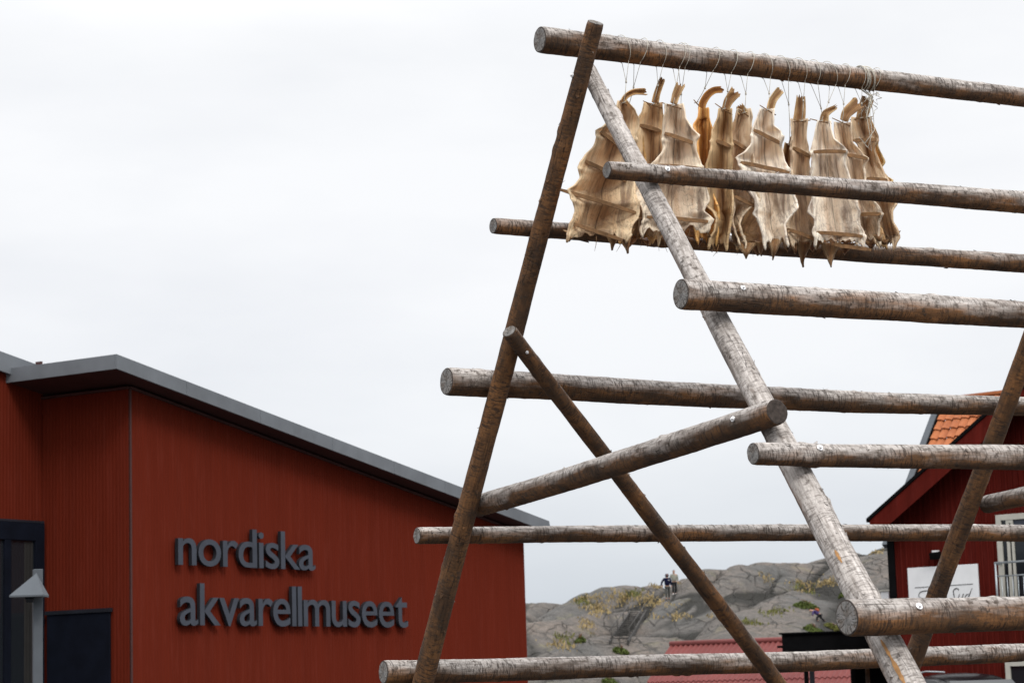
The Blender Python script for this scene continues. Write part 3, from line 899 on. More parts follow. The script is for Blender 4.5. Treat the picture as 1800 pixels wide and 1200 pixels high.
    # spreading sticks
    for k, (xa, ya, xb, yb) in enumerate(sticks):
        q = MB()
        if k == 0 and neck != 'none':
            q.tube([P(xa, ya, .012), P((xa + xb) / 2, (ya + yb) / 2 + 3, .016), P(xb, yb, .012)], [.0022, .0034, .0028], 6)
            q.build('pin', M['lath'], root)
        else:
            ns = 6
            def fd(x, y):
                t_ = min(1, max(0, (y - y0) / (y1 - y0))); l_, r_ = lerp_rows(rows, y)
                return depth(max(-.84, min(.84, ((x - (l_ + r_) / 2) / max(1, (r_ - l_) / 2)))), t_, y)
            fA, fB = fd(xa, ya), fd(xb, yb)
            exc = max([0] + [fd(xa + (xb - xa) * q_ / 12, ya + (yb - ya) * q_ / 12) - (fA + (fB - fA) * q_ / 12) for q_ in range(13)])
            A_, B_ = P(xa, ya, fA + exc + .006), P(xb, yb, fB + exc + .006)
            dirv = (B_ - A_).normalized(); upv = nrm.cross(dirv).normalized()
            vsx = []
            for i in range(ns + 1):
                t = i / ns
                c = A_.lerp(B_, t) + nrm * (.006 * math.sin(PI * t)) + upv * .002 * noise.noise(V((t * 3, seed, k)))
                hw = (.0098 if 0 < i < ns else .006); th = .004
                vsx += [c + upv * hw + nrm * th, c - upv * hw + nrm * th, c - upv * hw - nrm * th, c + upv * hw - nrm * th]
            fx = [(4 * i + a_, 4 * i + (a_ + 1) % 4, 4 * i + 4 + (a_ + 1) % 4, 4 * i + 4 + a_) for i in range(ns) for a_ in range(4)]
            fx += [(3, 2, 1, 0), (4 * ns, 4 * ns + 1, 4 * ns + 2, 4 * ns + 3)]
            q.add(vsx, fx); q.build('stick', M['lath'], root)
    # pointed flaps and shreds hanging at the bottom
    for k, (cx, ya_, yb_, hw, lean) in enumerate(flaps):
        fm = MB(); FU = []; FV = []
        ff = rng.uniform(-.01, .03); n2 = 9; vv = []; ph = rng.uniform(0, 6)
        for j in range(n2 + 1):
            t = j / n2; ww = hw * ((1 - t) ** 1.35 + .02)
            for i in range(7):
                u = -1 + i / 3
                wob = 1 + .18 * noise.noise(V((t * 6, u, seed + k)))
                vv.append(P(cx + u * ww * wob + lean * t * t, ya_ + (yb_ - ya_) * t - 10 * u * u * (1 - t), ff + .022 * math.sin(t * 4 + ph) - .022 * u * u + .010 * noise.noise(V((u * 2, t * 4, seed + k)))))
                FU.append(u * .8); FV.append(1 + t * .4)
        fm.add(vv, [tuple(reversed((j * 7 + i, j * 7 + i + 1, j * 7 + i + 8, j * 7 + i + 7))) for j in range(n2) for i in range(6)], 0, True)
        o = finish(fm.build('flap', M['skin'], root), FU, FV); o.color = (tint[0] * .66, tint[1] * .55, tint[2] * .44, 0)
    xl, xr = lerp_rows(rows, y1)
    for k in range(2):
        cx = rng.uniform(xl, xr); l_ = rng.uniform(20, 75); dx = rng.uniform(-35, 35)
        th = MB(); th.tube([P(cx, y1 - 14, .01), P(cx + dx * .3, y1 + l_ * .5, .012), P(cx + dx, y1 + l_, .0)], [.0024, .0016, .0006], 5)
        th.build('shred', M['lath'], root)
    # string: a loop over the ridge pole, two legs meeting at a knot, then down to the pin
    sm = MB()
    xa, ya, xb, yb = sticks[0]
    pinm = P((xa + xb) / 2, (ya + yb) / 2, .014)
    for kk, wpx in enumerate(wraps):
        # front face of the pole at this pixel column
        tt = 0.0
        lo, hi = 0.0, 1.0
        for _ in range(40):
            mid = (lo + hi) / 2
            if proj(RP0.lerp(RP1, mid))[0] < wpx: lo = mid
            else: hi = mid
        c = RP0.lerp(RP1, lo); rr = .066 + (.053 - .066) * k_r * lo + .004
        s1 = uR.cross(V((0, 0, 1))).normalized(); s2 = s1.cross(uR)      # s1 points to the viewer's side
        if s1.dot(CAM - c) < 0: s1 = -s1
        pts_ = []
        sl = rng.uniform(-.03, .03)
        for q in range(19):
            a_ = -.35 * PI + (1.7 * PI) * q / 18
            pts_.append(c + (s1 * math.cos(a_) + s2 * math.sin(a_)) * rr * 1.05 + uR * sl * (math.sin(a_) - .2))
        kn_ = c.lerp(pinm, .5); kn_.z = c.z - rr - min(.11, max(.05, (c.z - pinm.z) * .38))
        kn_.x = pts_[0].x * .5 + pinm.x * .5; kn_.y = pts_[0].y * .5 + pinm.y * .5
        sm.tube(pts_, .0017, 5); sm.tube([pts_[0], kn_], .0015, 5); sm.tube([pts_[-1], kn_], .0015, 5)
        sm.tube([kn_, (kn_ + pinm) / 2 + V((.003, 0, 0)), pinm - V((0, 0, .004))], .0019, 5)
        sm.tube([kn_ + V((0, 0, .006)), kn_ - V((0, 0, .006))], .0045, 6)
    sm.tube([pinm + xax * .012 + V((0, 0, .004)), pinm + nrm * .006, pinm - xax * .012 - V((0, 0, .004))], .002, 5)
    sm.build('string', M['string'], root)
    return root
k_r = (RP1 - RP0).length / (rb_ - ra).length

WH = (1.0, 1.0, 1.0)
GOLD = (1.02, .82, .56); TAN = (.98, .88, .74); BRN = (.80, .68, .54); PALE = (1.08, 1.08, 1.06)
fish('broad golden tan fish at the left end, behind the pale leg, with four sticks', Z1,
     [(195, 415, 468), (250, 405, 520), (300, 378, 546), (345, 335, 545), (372, 286, 530), (420, 290, 530), (470, 265, 535), (530, 215, 540), (565, 190, 540), (605, 180, 540), (650, 190, 532), (690, 165, 525), (722, 118, 520), (765, 138, 522), (800, 152, 527), (850, 158, 535), (890, 150, 520), (920, 130, 490), (965, 118, 470), (1000, 105, 450)],
     [(428, 192, 470, 222), (310, 380, 430, 447), (205, 550, 480, 655), (75, 720, 525, 860), (135, 915, 430, 1020)],
     [(445, 200), (470, 165), (520, 140), (585, 138)], -.02, .20, TAN, (1093,), 1, pale=0.3, flaps=((385, 985, 1064, 48, 5), (470, 940, 1088, 60, 5), (160, 950, 1010, 50, -20)), tailw=(14, 20))
fish('brownish fish between the leftmost fish and the wide white one, straight narrow tail', Z1,
     [(205, 575, 680), (260, 567, 680), (300, 545, 690), (330, 532, 690), (400, 535, 690), (470, 540, 690), (550, 545, 690), (700, 510, 700), (850, 500, 690), (930, 470, 680), (1000, 450, 660)],
     [(568, 195, 680, 238), (550, 340, 672, 365)], [(640, 205), (650, 150), (682, 62)], .10, -.1, TAN, (1158,), 2, pale=0.1, flaps=(), tailw=(20, 16))
fish('wide pale fish right of the pale leg with a tilted stick high up', Z1,
     [(212, 695, 800), (250, 697, 805), (300, 690, 812), (370, 690, 848), (410, 690, 880), (450, 690, 872), (490, 682, 872), (530, 650, 885), (560, 622, 897), (600, 592, 907), (640, 545, 917), (680, 492, 925), (712, 470, 930), (740, 492, 938), (790, 530, 945), (820, 556, 925), (850, 566, 910), (885, 574, 955), (905, 565, 962), (930, 545, 950), (960, 560, 940)],
     [(675, 205, 805, 245), (697, 375, 868, 455), (650, 567, 910, 604), (585, 880, 962, 915)], [(745, 210), (760, 160), (788, 95)], -.10, .05, (1.0, .96, .9), (1193,), 3, pale=0.75, flaps=((560, 885, 960, 20, -18), (935, 890, 985, 30, 30)), tailw=(20, 27))
fish('orange golden fish with a long tail curving over to the right', Z1,
     [(235, 893, 945), (290, 888, 950), (340, 858, 965), (380, 868, 978), (430, 878, 976), (500, 880, 972), (560, 885, 970), (640, 890, 975), (720, 890, 970), (850, 850, 1000), (950, 865, 995), (1020, 875, 985)],
     [(862, 188, 892, 222), ], [(920, 300), (912, 225), (940, 165), (985, 130), (1035, 125)], .10, .1, (1.05, .74, .36), (1253,), 4, neck=(915, 235), flaps=(), tailw=(22, 18))
fish('narrow brown fish with a forked tail left of the small hidden fish', Z1,
     [(240, 1015, 1090), (290, 1010, 1087), (340, 990, 1086), (380, 975, 1085), (440, 975, 1085), (520, 962, 1085), (580, 945, 1085), (650, 942, 1085), (720, 952, 1090), (780, 952, 1095), (815, 943, 1095), (850, 985, 1095), (900, 1002, 1085), (960, 990, 1075), (1000, 965, 1065), (1050, 955, 1060)],
     [(990, 210, 1092, 277), (998, 430, 1082, 457)], [(1050, 245), (1072, 190), (1110, 140)], -.03, -.15, BRN, (1284,), 5, flaps=((965, 985, 1072, 24, 5),), tailw=(22, 36))
fish('small narrow fish with a stubby tail left of the big white fish', Z2,
     [(240, 112, 190), (290, 107, 196), (340, 96, 188), (380, 62, 190), (430, 80, 195), (480, 85, 200), (530, 66, 200), (590, 50, 200), (700, 74, 210), (780, 80, 232), (835, 78, 175), (880, 70, 135), (920, 75, 122), (960, 90, 135), (1000, 108, 160), (1030, 115, 150)],
     [(110, 235, 197, 295), (95, 415, 182, 492), (90, 755, 228, 832)], [(150, 270), (143, 245), (132, 222)], .0, .25, (.95, .88, .78), (1313,), 6, pale=0.6, flaps=((110, 960, 1045, 28, 12),), tailw=(28, 22))
fish('big white fish in the middle of the row with a curled lower half', Z2,
     [(240, 255, 335), (280, 240, 330), (340, 216, 330), (370, 205, 368), (420, 200, 384), (450, 195, 380), (500, 167, 388), (535, 108, 395), (570, 125, 412), (600, 140, 426), (640, 148, 430), (700, 150, 432), (740, 190, 447), (790, 225, 462), (830, 225, 468), (860, 212, 440), (890, 235, 412), (930, 250, 390), (980, 268, 400), (1030, 280, 412)],
     [(250, 220, 345, 278), (212, 370, 375, 442), (130, 562, 427, 612)], [(312, 245), (330, 185), (378, 122)], -.12, .0, PALE, (1344,), 7, pale=1.0, flaps=((170, 1020, 1116, 82, 2), (258, 1020, 1092, 34, 8), (335, 1000, 1122, 58, -6), (400, 960, 1050, 24, 8)), tailw=(22, 24))
fish('brown grey fish with a straight tail between the two big white fish', Z2,
     [(300, 425, 525), (350, 430, 525), (400, 432, 525), (460, 425, 540), (510, 420, 555), (560, 420, 558), (620, 425, 560), (700, 430, 560), (780, 440, 560), (850, 440, 575), (900, 410, 580), (940, 400, 578), (990, 410, 570), (1040, 430, 562)],
     [(440, 318, 545, 308), (440, 472, 552, 512), (398, 950, 568, 1018)], [(480, 310), (488, 240), (493, 165)], .05, .15, (.9, .82, .74), (1404,), 8, pale=0.4, flaps=((450, 985, 1085, 55, 12), (512, 1020, 1158, 50, 6)), tailw=(36, 24))
fish('tall white fish with a small tail and a long bottom stick', Z2,
     [(310, 592, 665), (360, 580, 665), (420, 570, 682), (480, 556, 745), (520, 560, 752), (570, 560, 747), (640, 545, 770), (700, 545, 790), (760, 560, 805), (820, 538, 817), (850, 535, 830), (890, 570, 826), (930, 572, 830), (960, 560, 850), (990, 575, 862), (1030, 565, 855)],
     [(545, 300, 672, 328), (565, 492, 750, 503), (580, 970, 855, 995), (690, 1040, 900, 1075)], [(628, 312), (640, 265), (700, 225)], -.10, -.05, PALE, (1456,), 9, pale=1.0, flaps=((665, 1030, 1168, 62, 4), (600, 1010, 1060, 24, -14), (850, 960, 1050, 20, 8)), tailw=(26, 12))
fish('pale fish with a wide fan tail right of the tall white fish', Z2,
     [(320, 688, 787), (380, 690, 787), (430, 700, 792), (480, 720, 840), (530, 740, 882), (570, 745, 868), (640, 755, 868), (700, 770, 892), (780, 790, 917), (830, 800, 950), (870, 800, 962), (920, 800, 950), (980, 810, 945), (1020, 820, 955)],
     [(675, 295, 792, 345), (763, 515, 885, 528), (833, 865, 957, 868)], [(745, 310), (765, 260), (830, 200)], -.02, -.1, (1.0, .95, .88), (1482,), 10, pale=0.7, flaps=((945, 985, 1050, 34, 18),), tailw=(24, 42))
fish('brown fish tied with a bunch of string at the right end of the row', Z2,
     [(290, 790, 905), (340, 790, 905), (390, 790, 935), (420, 800, 940), (460, 830, 926), (520, 845, 940), (580, 850, 965), (640, 850, 995), (672, 850, 1002), (740, 860, 1032), (800, 880, 1052), (850, 900, 1028), (900, 910, 1030), (960, 920, 1060), (985, 925, 1072), (1010, 930, 1050), (1040, 950, 1035)],
     [(780, 305, 912, 288), (800, 437, 937, 420), (880, 652, 1000, 655)], [(848, 300), (862, 240), (885, 172)], .06, -.2, (.92, .84, .74), (1509,), 11, pale=0.35, flaps=((1050, 950, 990, 26, 20), (985, 1010, 1058, 34, 8)), tailw=(32, 38))
# half hidden fish behind
fish('golden fish mostly hidden behind the leftmost fish and the pale leg', Z1,
     [(260, 430, 500), (400, 440, 560), (560, 450, 580), (700, 450, 570), (800, 450, 590), (900, 440, 640), (960, 430, 640), (1010, 430, 620)],
     [(440, 250, 500, 262)], [(465, 265), (455, 235), (440, 205)], .22, .0, (1.0, .74, .42), (1126,), 12, flaps=((480, 1000, 1062, 60, -10), (590, 990, 1040, 50, 6)))
fish('yellowish fish mostly hidden behind the fish at the right end', Z2,
     [(300, 850, 900), (400, 870, 945), (450, 870, 942), (545, 870, 984), (580, 880, 958), (630, 880, 1000), (648, 880, 1032), (700, 900, 992), (900, 900, 1000), (1000, 900, 1040)],
     [(850, 290, 905, 300)], [(872, 305), (880, 260), (905, 180)], .22, -.1, (1.0, .84, .52), (1536,), 13, pale=0.2, flaps=((990, 1010, 1050, 30, 4),))
fish('dark brown fish hidden behind the big white fish', Z2,
     [(440, 395, 440), (520, 380, 440), (600, 340, 450), (700, 250, 450), (850, 150, 470), (950, 120, 470), (1040, 110, 470)],
     [(398, 445, 450, 455)], [(430, 450), (440, 420), (455, 400)], .20, .1, (.62, .48, .34), (1373,), 14, flaps=((240, 1020, 1090, 60, 10), (420, 1010, 1078, 50, -5)))
fish('dark brown fish hidden behind the tall white fish', Z2,
     [(400, 600, 660), (520, 560, 700), (700, 560, 800), (850, 520, 880), (950, 500, 960), (1040, 480, 990)],
     [(605, 405, 655, 412)], [(630, 410), (630, 380), (635, 350)], .22, -.05, (.7, .52, .34), (1429,), 15, flaps=((560, 1020, 1075, 50, 5), (760, 1030, 1085, 60, -8), (900, 1020, 1075, 50, 4)))
fish('dark brown fish hidden behind the wide pale fish beside the leg', Z1,
     [(480, 720, 830), (560, 700, 860), (700, 640, 900), (850, 620, 960), (950, 600, 960), (1010, 600, 950)],
     [(722, 485, 826, 492)], [(770, 490), (765, 450), (760, 420)], .24, .05, (.8, .56, .32), (1200,), 16, flaps=((720, 1000, 1040, 50, 5), (900, 1000, 1045, 40, -6)))

# bunch of string knotted round the ridge pole at the right end of the fish
def ridge_at(wpx):
    lo, hi = 0.0, 1.0
    for _ in range(40):
        mid = (lo + hi) / 2
        if proj(RP0.lerp(RP1, mid))[0] < wpx: lo = mid
        else: hi = mid
    return RP0.lerp(RP1, lo), .066 + (.053 - .066) * k_r * lo
rng_ = random.Random(5)
cB, rB_ = ridge_at(1512)
bun = empty('string_bundle', cB - V((0, 0, .3)), 'tangled bunch of pale string wound round the ridge pole above the last fish', 'string')
s1_ = uR.cross(V((0, 0, 1))).normalized(); s2_ = s1_.cross(uR)
if s1_.dot(CAM - cB) < 0: s1_ = -s1_
if s2_.z < 0: s2_ = -s2_
for k_ in range(6):
    q = MB(); tw = rng_.uniform(.01, .06); o_ = (k_ - 2.5) * .008
    pts_ = []
    for i in range(22):
        a_ = .75 * PI - 1.35 * PI * i / 21
        pts_.append(cB + (s1_ * math.cos(a_) + s2_ * math.sin(a_)) * rB_ * (1.06 + .01 * k_) + uR * (o_ + tw * i / 21))
    knot = cB + s1_ * rB_ * .6 - V((0, 0, .115)) + uR * (.045 + rng_.uniform(-.01, .01))
    pts_.append(knot); q.tube(pts_, .0022, 5); q.build('strand', M['string'], bun)
for k_ in range(9):
    q = MB(); p = knot + uR * rng_.uniform(-.03, .02) + V((0, 0, rng_.uniform(-.02, .02))); pts_ = [p]
    for i in range(8):
        p = p + V((rng_.gauss(-.003, .012), rng_.gauss(0, .010), rng_.gauss(-.008, .012))); pts_.append(p)
    q.tube(pts_, .0017, 5); q.build('strand', M['string'], bun)
for k_ in range(3):
    q = MB(); a0_ = knot; b0_ = cB - V((0, 0, .36 + .02 * k_)) + uR * (.01 + .02 * k_) - ray(1515, 200) * .06
    q.tube([a0_, a0_.lerp(b0_, .35) + uR * (.03 - .03 * k_), a0_.lerp(b0_, .7) + uR * (.05 - .03 * k_), b0_, b0_ - uR * .04 + V((0, 0, .03))], .002, 5); q.build('strand', M['string'], bun)

# ------------------------------------------------------------------ museum
wdir = V((math.sin(math.radians(32)), math.cos(math.radians(32)), 0))   # along the lettered wall, receding
wn = V((wdir.y, -wdir.x, 0))                                           # its outward normal
ld = -wn                                                              # the short face recedes that way
ln = -wdir                                                            # and faces the viewer
C = atY(227, 665, 30.0)
MZ = C.z
Cg = V((C.x, C.y, 0))
end = onplane(922, 1000, Cg, wn); Lw = (end - Cg).dot(wdir)
inn = onplane(75, 900, Cg, ln); Ls = (inn - Cg).dot(ld)
fc = onplane(205, 622, Cg + ln * .7, ln)          # roof corner, top edge of fascia
o1 = (fc - Cg).dot(wn)
fe = onplane(962, 914, Cg + wn * o1, wn)          # far end of the fascia, top
slope = (fe.z - fc.z) / (fe - fc).dot(wdir)
print('museum', Lw, Ls, o1, 'slope', slope, 'z', fc.z, fe.z, MZ)
mus = empty('museum_building', Cg, 'dark red corrugated museum building with a sloping grey roof edge', 'building')
FH = .19
def ztop(s): return fc.z + slope * (s + .7) - FH - .02      # wall meets soffit
def corr_wall(name, o, du, nrm, length, zt, mat, dep=.005):
    """wall of fine vertical corrugation, real ribs"""
    q = MB(); pitch = .060; n_ = int(length / pitch)
    cols = []
    for i in range(n_ + 1):
        for (f, d) in ((0, 0), (.30, 0), (.45, dep), (.85, dep)):
            s = (i + f) * pitch
            if s < length: cols.append((s, d))
    cols.append((length, 0))
    vs = []; fs = []
    for (s, d) in cols:
        p = V(o) + V(du) * s + V(nrm) * d
        vs += [V((p.x, p.y, -.3)), V((p.x, p.y, zt(s)))]
    for i in range(len(cols) - 1):
        fs.append((2 * i, 2 * i + 2, 2 * i + 3, 2 * i + 1))
    if V(du).cross(V((0, 0, 1))).dot(V(nrm)) < 0: fs = [tuple(reversed(f)) for f in fs]
    q.add(vs, fs)
    return q.build(name, mat, mus)
corr_wall('wall', Cg, wdir, wn, Lw, ztop, M['museum_red'])
corr_wall('wall', Cg, ld, ln, Ls, lambda s: ztop(-.0) , M['museum_red'], .0025)
# the wing that comes forward on the left
I = Cg + ld * Ls
WL = 6.0
corr_wall('wall', I, -wdir, wn, WL, lambda s: ztop(-s) + .28, M['museum_red'], .003)
# far end and back walls, plain
q = MB()
E = Cg + wdir * Lw; bk = ld * 9
q.add([V((E.x, E.y, -.3)), V((E.x, E.y, ztop(Lw))), V((E.x, E.y, ztop(Lw))) + bk, V((E.x, E.y, -.3)) + bk], [(0, 1, 2, 3)])
Bk = Cg - wdir * WL + bk
q.add([V((E.x, E.y, -.3)) + bk, V((E.x, E.y, ztop(Lw))) + bk, V((Bk.x, Bk.y, ztop(-WL))), V((Bk.x, Bk.y, -.3))], [(0, 1, 2, 3)])
q.build('back_wall', M['museum_red'], mus)
# corner trim
q = MB(); q.box(Cg + wn * .014 - wdir * 0 + V((0, 0, -.3)), wdir * .03, -wn * .03 + ln * 0, V((0, 0, ztop(0) + .3)));
q.build('corner_trim', M['soffit'], mus)
# roof slab with fascia
def rz(s): return fc.z + slope * (s + .7)
rl = (fe - fc).dot(wdir)
dpl = onplane(8, 645, fc, ln); Lf = (dpl - fc).dot(ld)
f_ = MB()
def strip(f, a, b, h0, h1, out, th):
    """fascia board along a->b (top edge), hanging from h0 to h1 below it, th thick outwards"""
    a = V(a); b = V(b)
    f.prism([a - V((0, 0, h0)), b - V((0, 0, h0)), b - V((0, 0, h1)), a - V((0, 0, h1))], -V(out) * th)
strip(f_, fc, fe, 0, FH, wn, .03)
for k_ in range(1, 7):
    c_ = fc.lerp(fe, k_ / 7 + .013 * math.sin(k_ * 5)); f_.box(c_ - V((0, 0, FH)) + wn * .0, wdir * .022, wn * .004, V((0, 0, FH - .004)))
f_.build('fascia', M['zinc_roof'], mus)
f_ = MB(); strip(f_, fc - wn * .032, fc - wn * 0 + ld * Lf, 0, FH, ln, .03); f_.build('fascia', M['zinc_roof'], mus)
f_ = MB()
c0 = fc - V((0, 0, .015)) - wn * .031 - ln * .031; c1 = fe - V((0, 0, .015)) - wn * .031
f_.add([c0, c1, c1 + ld * 9.5, c0 + ld * 9.5], [(0, 1, 2, 3)]); f_.build('roof', M['zinc_roof'], mus)
f_ = MB(); so_ = V((0, 0, -(FH - .012)))
c0 = fc - wn * .031 - ln * .031 + so_; c1 = fe - wn * .031 + so_
f_.add([c0, c1, c1 + ld * 2.4, c0 + ld * 2.4], [(0, 1, 2, 3)]); f_.build('soffit', M['soffit'], mus)
# thin trim where the soffit meets the walls
f_ = MB()
for a_, b_, o_ in ((Cg + V((0, 0, ztop(0) - .032)), E + V((0, 0, ztop(Lw) - .032)), wn), (Cg + V((0, 0, ztop(0) - .032)), I + V((0, 0, ztop(0) - .032)), ln)):
    f_.prism([a_, b_, b_ + V((0, 0, .03)), a_ + V((0, 0, .03))], o_ * .04)
f_.build('soffit_trim', M['soffit'], mus)
# gutter lip at the far end
f_ = MB(); gpts = []
for i in range(7):
    a_ = i / 6 * PI / 2
    gpts.append(fe + wdir * (.34 * math.sin(a_) ) + V((0, 0, -.05 - .22 * (1 - math.cos(a_)))))
prof = [fe + V((0, 0, 0)), fe + wdir * .06 + V((0, 0, -.01)), fe + wdir * .09 + V((0, 0, -.10)), fe + wdir * .16 + V((0, 0, -.19)), fe + wdir * .26 + V((0, 0, -.22)), fe + wdir * .26 + V((0, 0, -.26)), fe + V((0, 0, -.26))]
f_.prism([p + V((0, 0, 0)) for p in prof], ld * 6); f_.build('gutter', M['zinc_roof'], mus)
# wing roof edge behind
f_ = MB()
w0 = onplane(64, 640, I + wn * .1, wn); w1 = w0 - wdir * WL - V((0, 0, slope * WL))
strip(f_, w0, w1, 0, .26, wn, .04); f_.build('fascia', M['zinc_roof'], mus)
f_ = MB(); f_.cbox(w0 + wdir * .05 + V((0, 0, .01)), wdir * .035, wn * .10, V((0, 0, .06))); f_.build('flashing', M['soffit'], mus)
f_ = MB(); a_ = w0 - V((0, 0, .02)) - wn * .05; b_ = w1 - V((0, 0, .02)) - wn * .05
f_.add([a_, b_, b_ + ld * 7, a_ + ld * 7], [(3, 2, 1, 0)]); f_.build('roof', M['zinc_roof'], mus)
# door on the short face
dl = onplane(86, 1080, Cg + ln * .02, ln); dr = onplane(196, 1075, Cg + ln * .02, ln)
dz = (dl.z + dr.z) / 2
D0 = V((dl.x, D_y, 0)) if False else V((dl.x, dl.y, 0)); D1 = V((dr.x, dr.y, 0)); dd = (D1 - D0); dw = dd.length; dd.normalize()
q = MB()
q.box(D0 + ln * .012, dd * dw, ln * .03, V((0, 0, dz)))
door = q.build('door', M['navy'], mus, bevel=.004)
q = MB(); q.box(D0 - dd * .02 + V((0, 0, dz)), dd * (dw + .04), ln * .06, V((0, 0, .05))); q.build('door_canopy', M['dark_paint'], mus)
q = MB(); q.box(D0 + dd * .06 + V((0, 0, 1.0)) + ln * .043, dd * .03, ln * .05, V((0, 0, .14)))
o = q.build('handle', M['steel'], door)
o.location = -door.location
# window in the wing
wl_ = onplane(0, 917, I + wn * .02, wn); wr_ = onplane(72, 920, I + wn * .02, wn)
wz = wr_.z
Wr = V((wr_.x, wr_.y, 0)); wlen = 1.35
q = MB()
wo = Wr + wn * .02
fw = .17
q.box(wo, -wdir * wlen, wn * .05, V((0, 0, .95)))
q.box(wo + V((0, 0, .95)), -wdir * fw, wn * .05, V((0, 0, wz - .95)))
q.box(wo - wdir * (wlen - fw) + V((0, 0, .95)), -wdir * fw, wn * .05, V((0, 0, wz - .95)))
q.box(wo - wdir * fw + V((0, 0, wz - .24)), -wdir * (wlen - 2 * fw), wn * .05, V((0, 0, .24)))
q.box(wo - wdir * .62 + V((0, 0, .95)), -wdir * .12, wn * .045, V((0, 0, wz - .24 - .95)))
win = q.build('window', M['navy'], mus, bevel=.004)
q = MB(); q.box(wo - wdir * .01 + wn * .052 + V((0, 0, wz)), -wdir * wlen, -wn * .09, V((0, 0, .03))); o = q.build('lintel', M['dark_paint'], win)
q = MB(); q.box(wo - wdir * fw + V((0, 0, .95)) + wn * .012, -wdir * (wlen - 2 * fw), -wn * .008, V((0, 0, wz - .24 - .95))); o = q.build('pane', M['glass'], win)
q = MB()
cs = [wo - wdir * (fw + .02 + .16 * i / 10) + wn * (.0165 + .006 * math.sin(i * 1.7)) for i in range(11)]
vs = []
for p in cs: vs += [V((p.x, p.y, .98)), V((p.x, p.y, wz - .26))]
q.add(vs, [(2 * i, 2 * i + 2, 2 * i + 3, 2 * i + 1) for i in range(10)], 0, True)
o = q.build('curtain', M['curtain'], win)

# lettering
def glyph(ch):
    cu = bpy.data.curves.new('g', 'FONT'); cu.body = ch; cu.size = 1; cu.offset = .006; cu.resolution_u = 6
    cu.extrude = .0
    ob = bpy.data.objects.new('g', cu); COL.objects.link(ob)
    dg = bpy.context.evaluated_depsgraph_get(); dg.update()
    me = bpy.data.meshes.new_from_object(ob.evaluated_get(dg))
    bm = bmesh.new(); bm.from_mesh(me)
    bmesh.ops.remove_doubles(bm, verts=bm.verts, dist=1e-5)
    vs = [(v.co.x, v.co.y) for v in bm.verts]; fs = [[v.index for v in f.verts] for f in bm.faces]
    ed = [(e.verts[0].index, e.verts[1].index) for e in bm.edges if len(e.link_faces) == 1]
    loops = {}
    bd = []
    for e in bm.edges:
        if len(e.link_faces) == 1:
            l = e.link_loops[0]; bd.append((l.vert.index, l.link_loop_next.vert.index))
    bm.free(); bpy.data.objects.remove(ob); bpy.data.curves.remove(cu); bpy.data.meshes.remove(me)
    return vs, fs, bd
GL = {c: glyph(c) for c in set('nordiskaakvarellmuseet')}
def wall_sz(px, py): 
    p = onplane(px, py, Cg + wn * .125, wn); return (p - Cg).dot(wdir), p.z
def lettering(text, label, x0, y0, x1, y1, xh_px):
    s0, z0 = wall_sz(x0, y0); s1, z1 = wall_sz(x1, y1)
    sa, za = wall_sz(x0, y0 - xh_px)
    xh = za - z0
    xheight = max(v[1] for v in GL['n'][0])
    sy = xh / xheight
    pos = []; cur = 0
    gap = .042
    for c in text:
        vs = GL[c][0]; mn = min(v[0] for v in vs); mx = max(v[0] for v in vs)
        pos.append(cur - mn); cur += mx - mn + gap
        if c in 'rk' : cur -= .035
        if c == 'v': cur -= .03
        if c == 'k': cur -= .035
    cur -= gap
    sx = (s1 - s0) / cur
    root = empty('wall_sign', Cg + wdir * s0 + wn * .1 + V((0, 0, z0)), label, 'sign', 'lettering on the museum wall')
    for c, off in zip(text, pos):
        vs, fs, bd = GL[c]
        q = MB()
        def W(v, d): return Cg + wdir * (s0 + (v[0] + off) * sx) + wn * d + V((0, 0, z0 + v[1] * sy + (z1 - z0) * ((v[0] + off) / cur)))
        fr = [W(v, .10) for v in vs]; bkv = [W(v, .045) for v in vs]
        q.add(fr, [tuple(f) for f in fs], 0)
        q.add(fr + bkv, [(b, a, a + len(vs), b + len(vs)) for a, b in bd], 1)
        q.build('letter', [M['letter'], M['letter_side']], root)
    return root
print('glyph n', min(v[0] for v in GL['n'][0]), max(v[0] for v in GL['n'][0]), max(v[1] for v in GL['n'][0]), max(v[1] for v in GL['d'][0]))
lettering('nordiska', 'upper line of dark grey raised letters reading nordiska on red wall', 316, 991, 557, 1001, 47)
lettering('akvarellmuseet', 'lower line of dark grey raised letters reading akvarellmuseet on red wall', 319, 1097, 720, 1101, 50)

# lamp post in front of the wing
Lp = atY(66, 1200, 23.5); Lp.z = 0
top = atY(66, 1000, 23.5)
lamp = empty('lamp_post', Lp, 'grey square post with a pyramid shaped lamp hood beside the window', 'lamp post')
q = MB(); q.cbox(Lp + V((0, 0, top.z / 2)), V((.092, .03, 0)), V((-.03, .092, 0)), V((0, 0, top.z))); q.build('post', M['lamp_grey'], lamp, bevel=.006)
hb = atY(52, 1046, 23.33); hz_ = hb.z; ap = atY(62, 1006, 23.33)
q = MB(); rw = (82 - 23) / F * 23.3 / 2
base_ = [hb + V((-rw, -.16, 0)), hb + V((rw, -.16, 0)), hb + V((rw, .12, 0)), hb + V((-rw, .12, 0))]
apx = V((ap.x, hb.y + .06, ap.z))
q.add(base_ + [apx] + [p - V((0, 0, .018)) for p in base_], [(0, 1, 4), (1, 2, 4), (2, 3, 4), (3, 0, 4), (8, 7, 6, 5), (0, 5, 6, 1), (1, 6, 7, 2), (2, 7, 8, 3), (3, 8, 5, 0)])
q.build('hood', M['lamp_grey'], lamp)
q = MB(); q.tube([hb - V((0, 0, .018)), hb - V((0, 0, .07))], [.05, .04], 12); q.build('bulb_housing', M['dark_paint'], lamp)

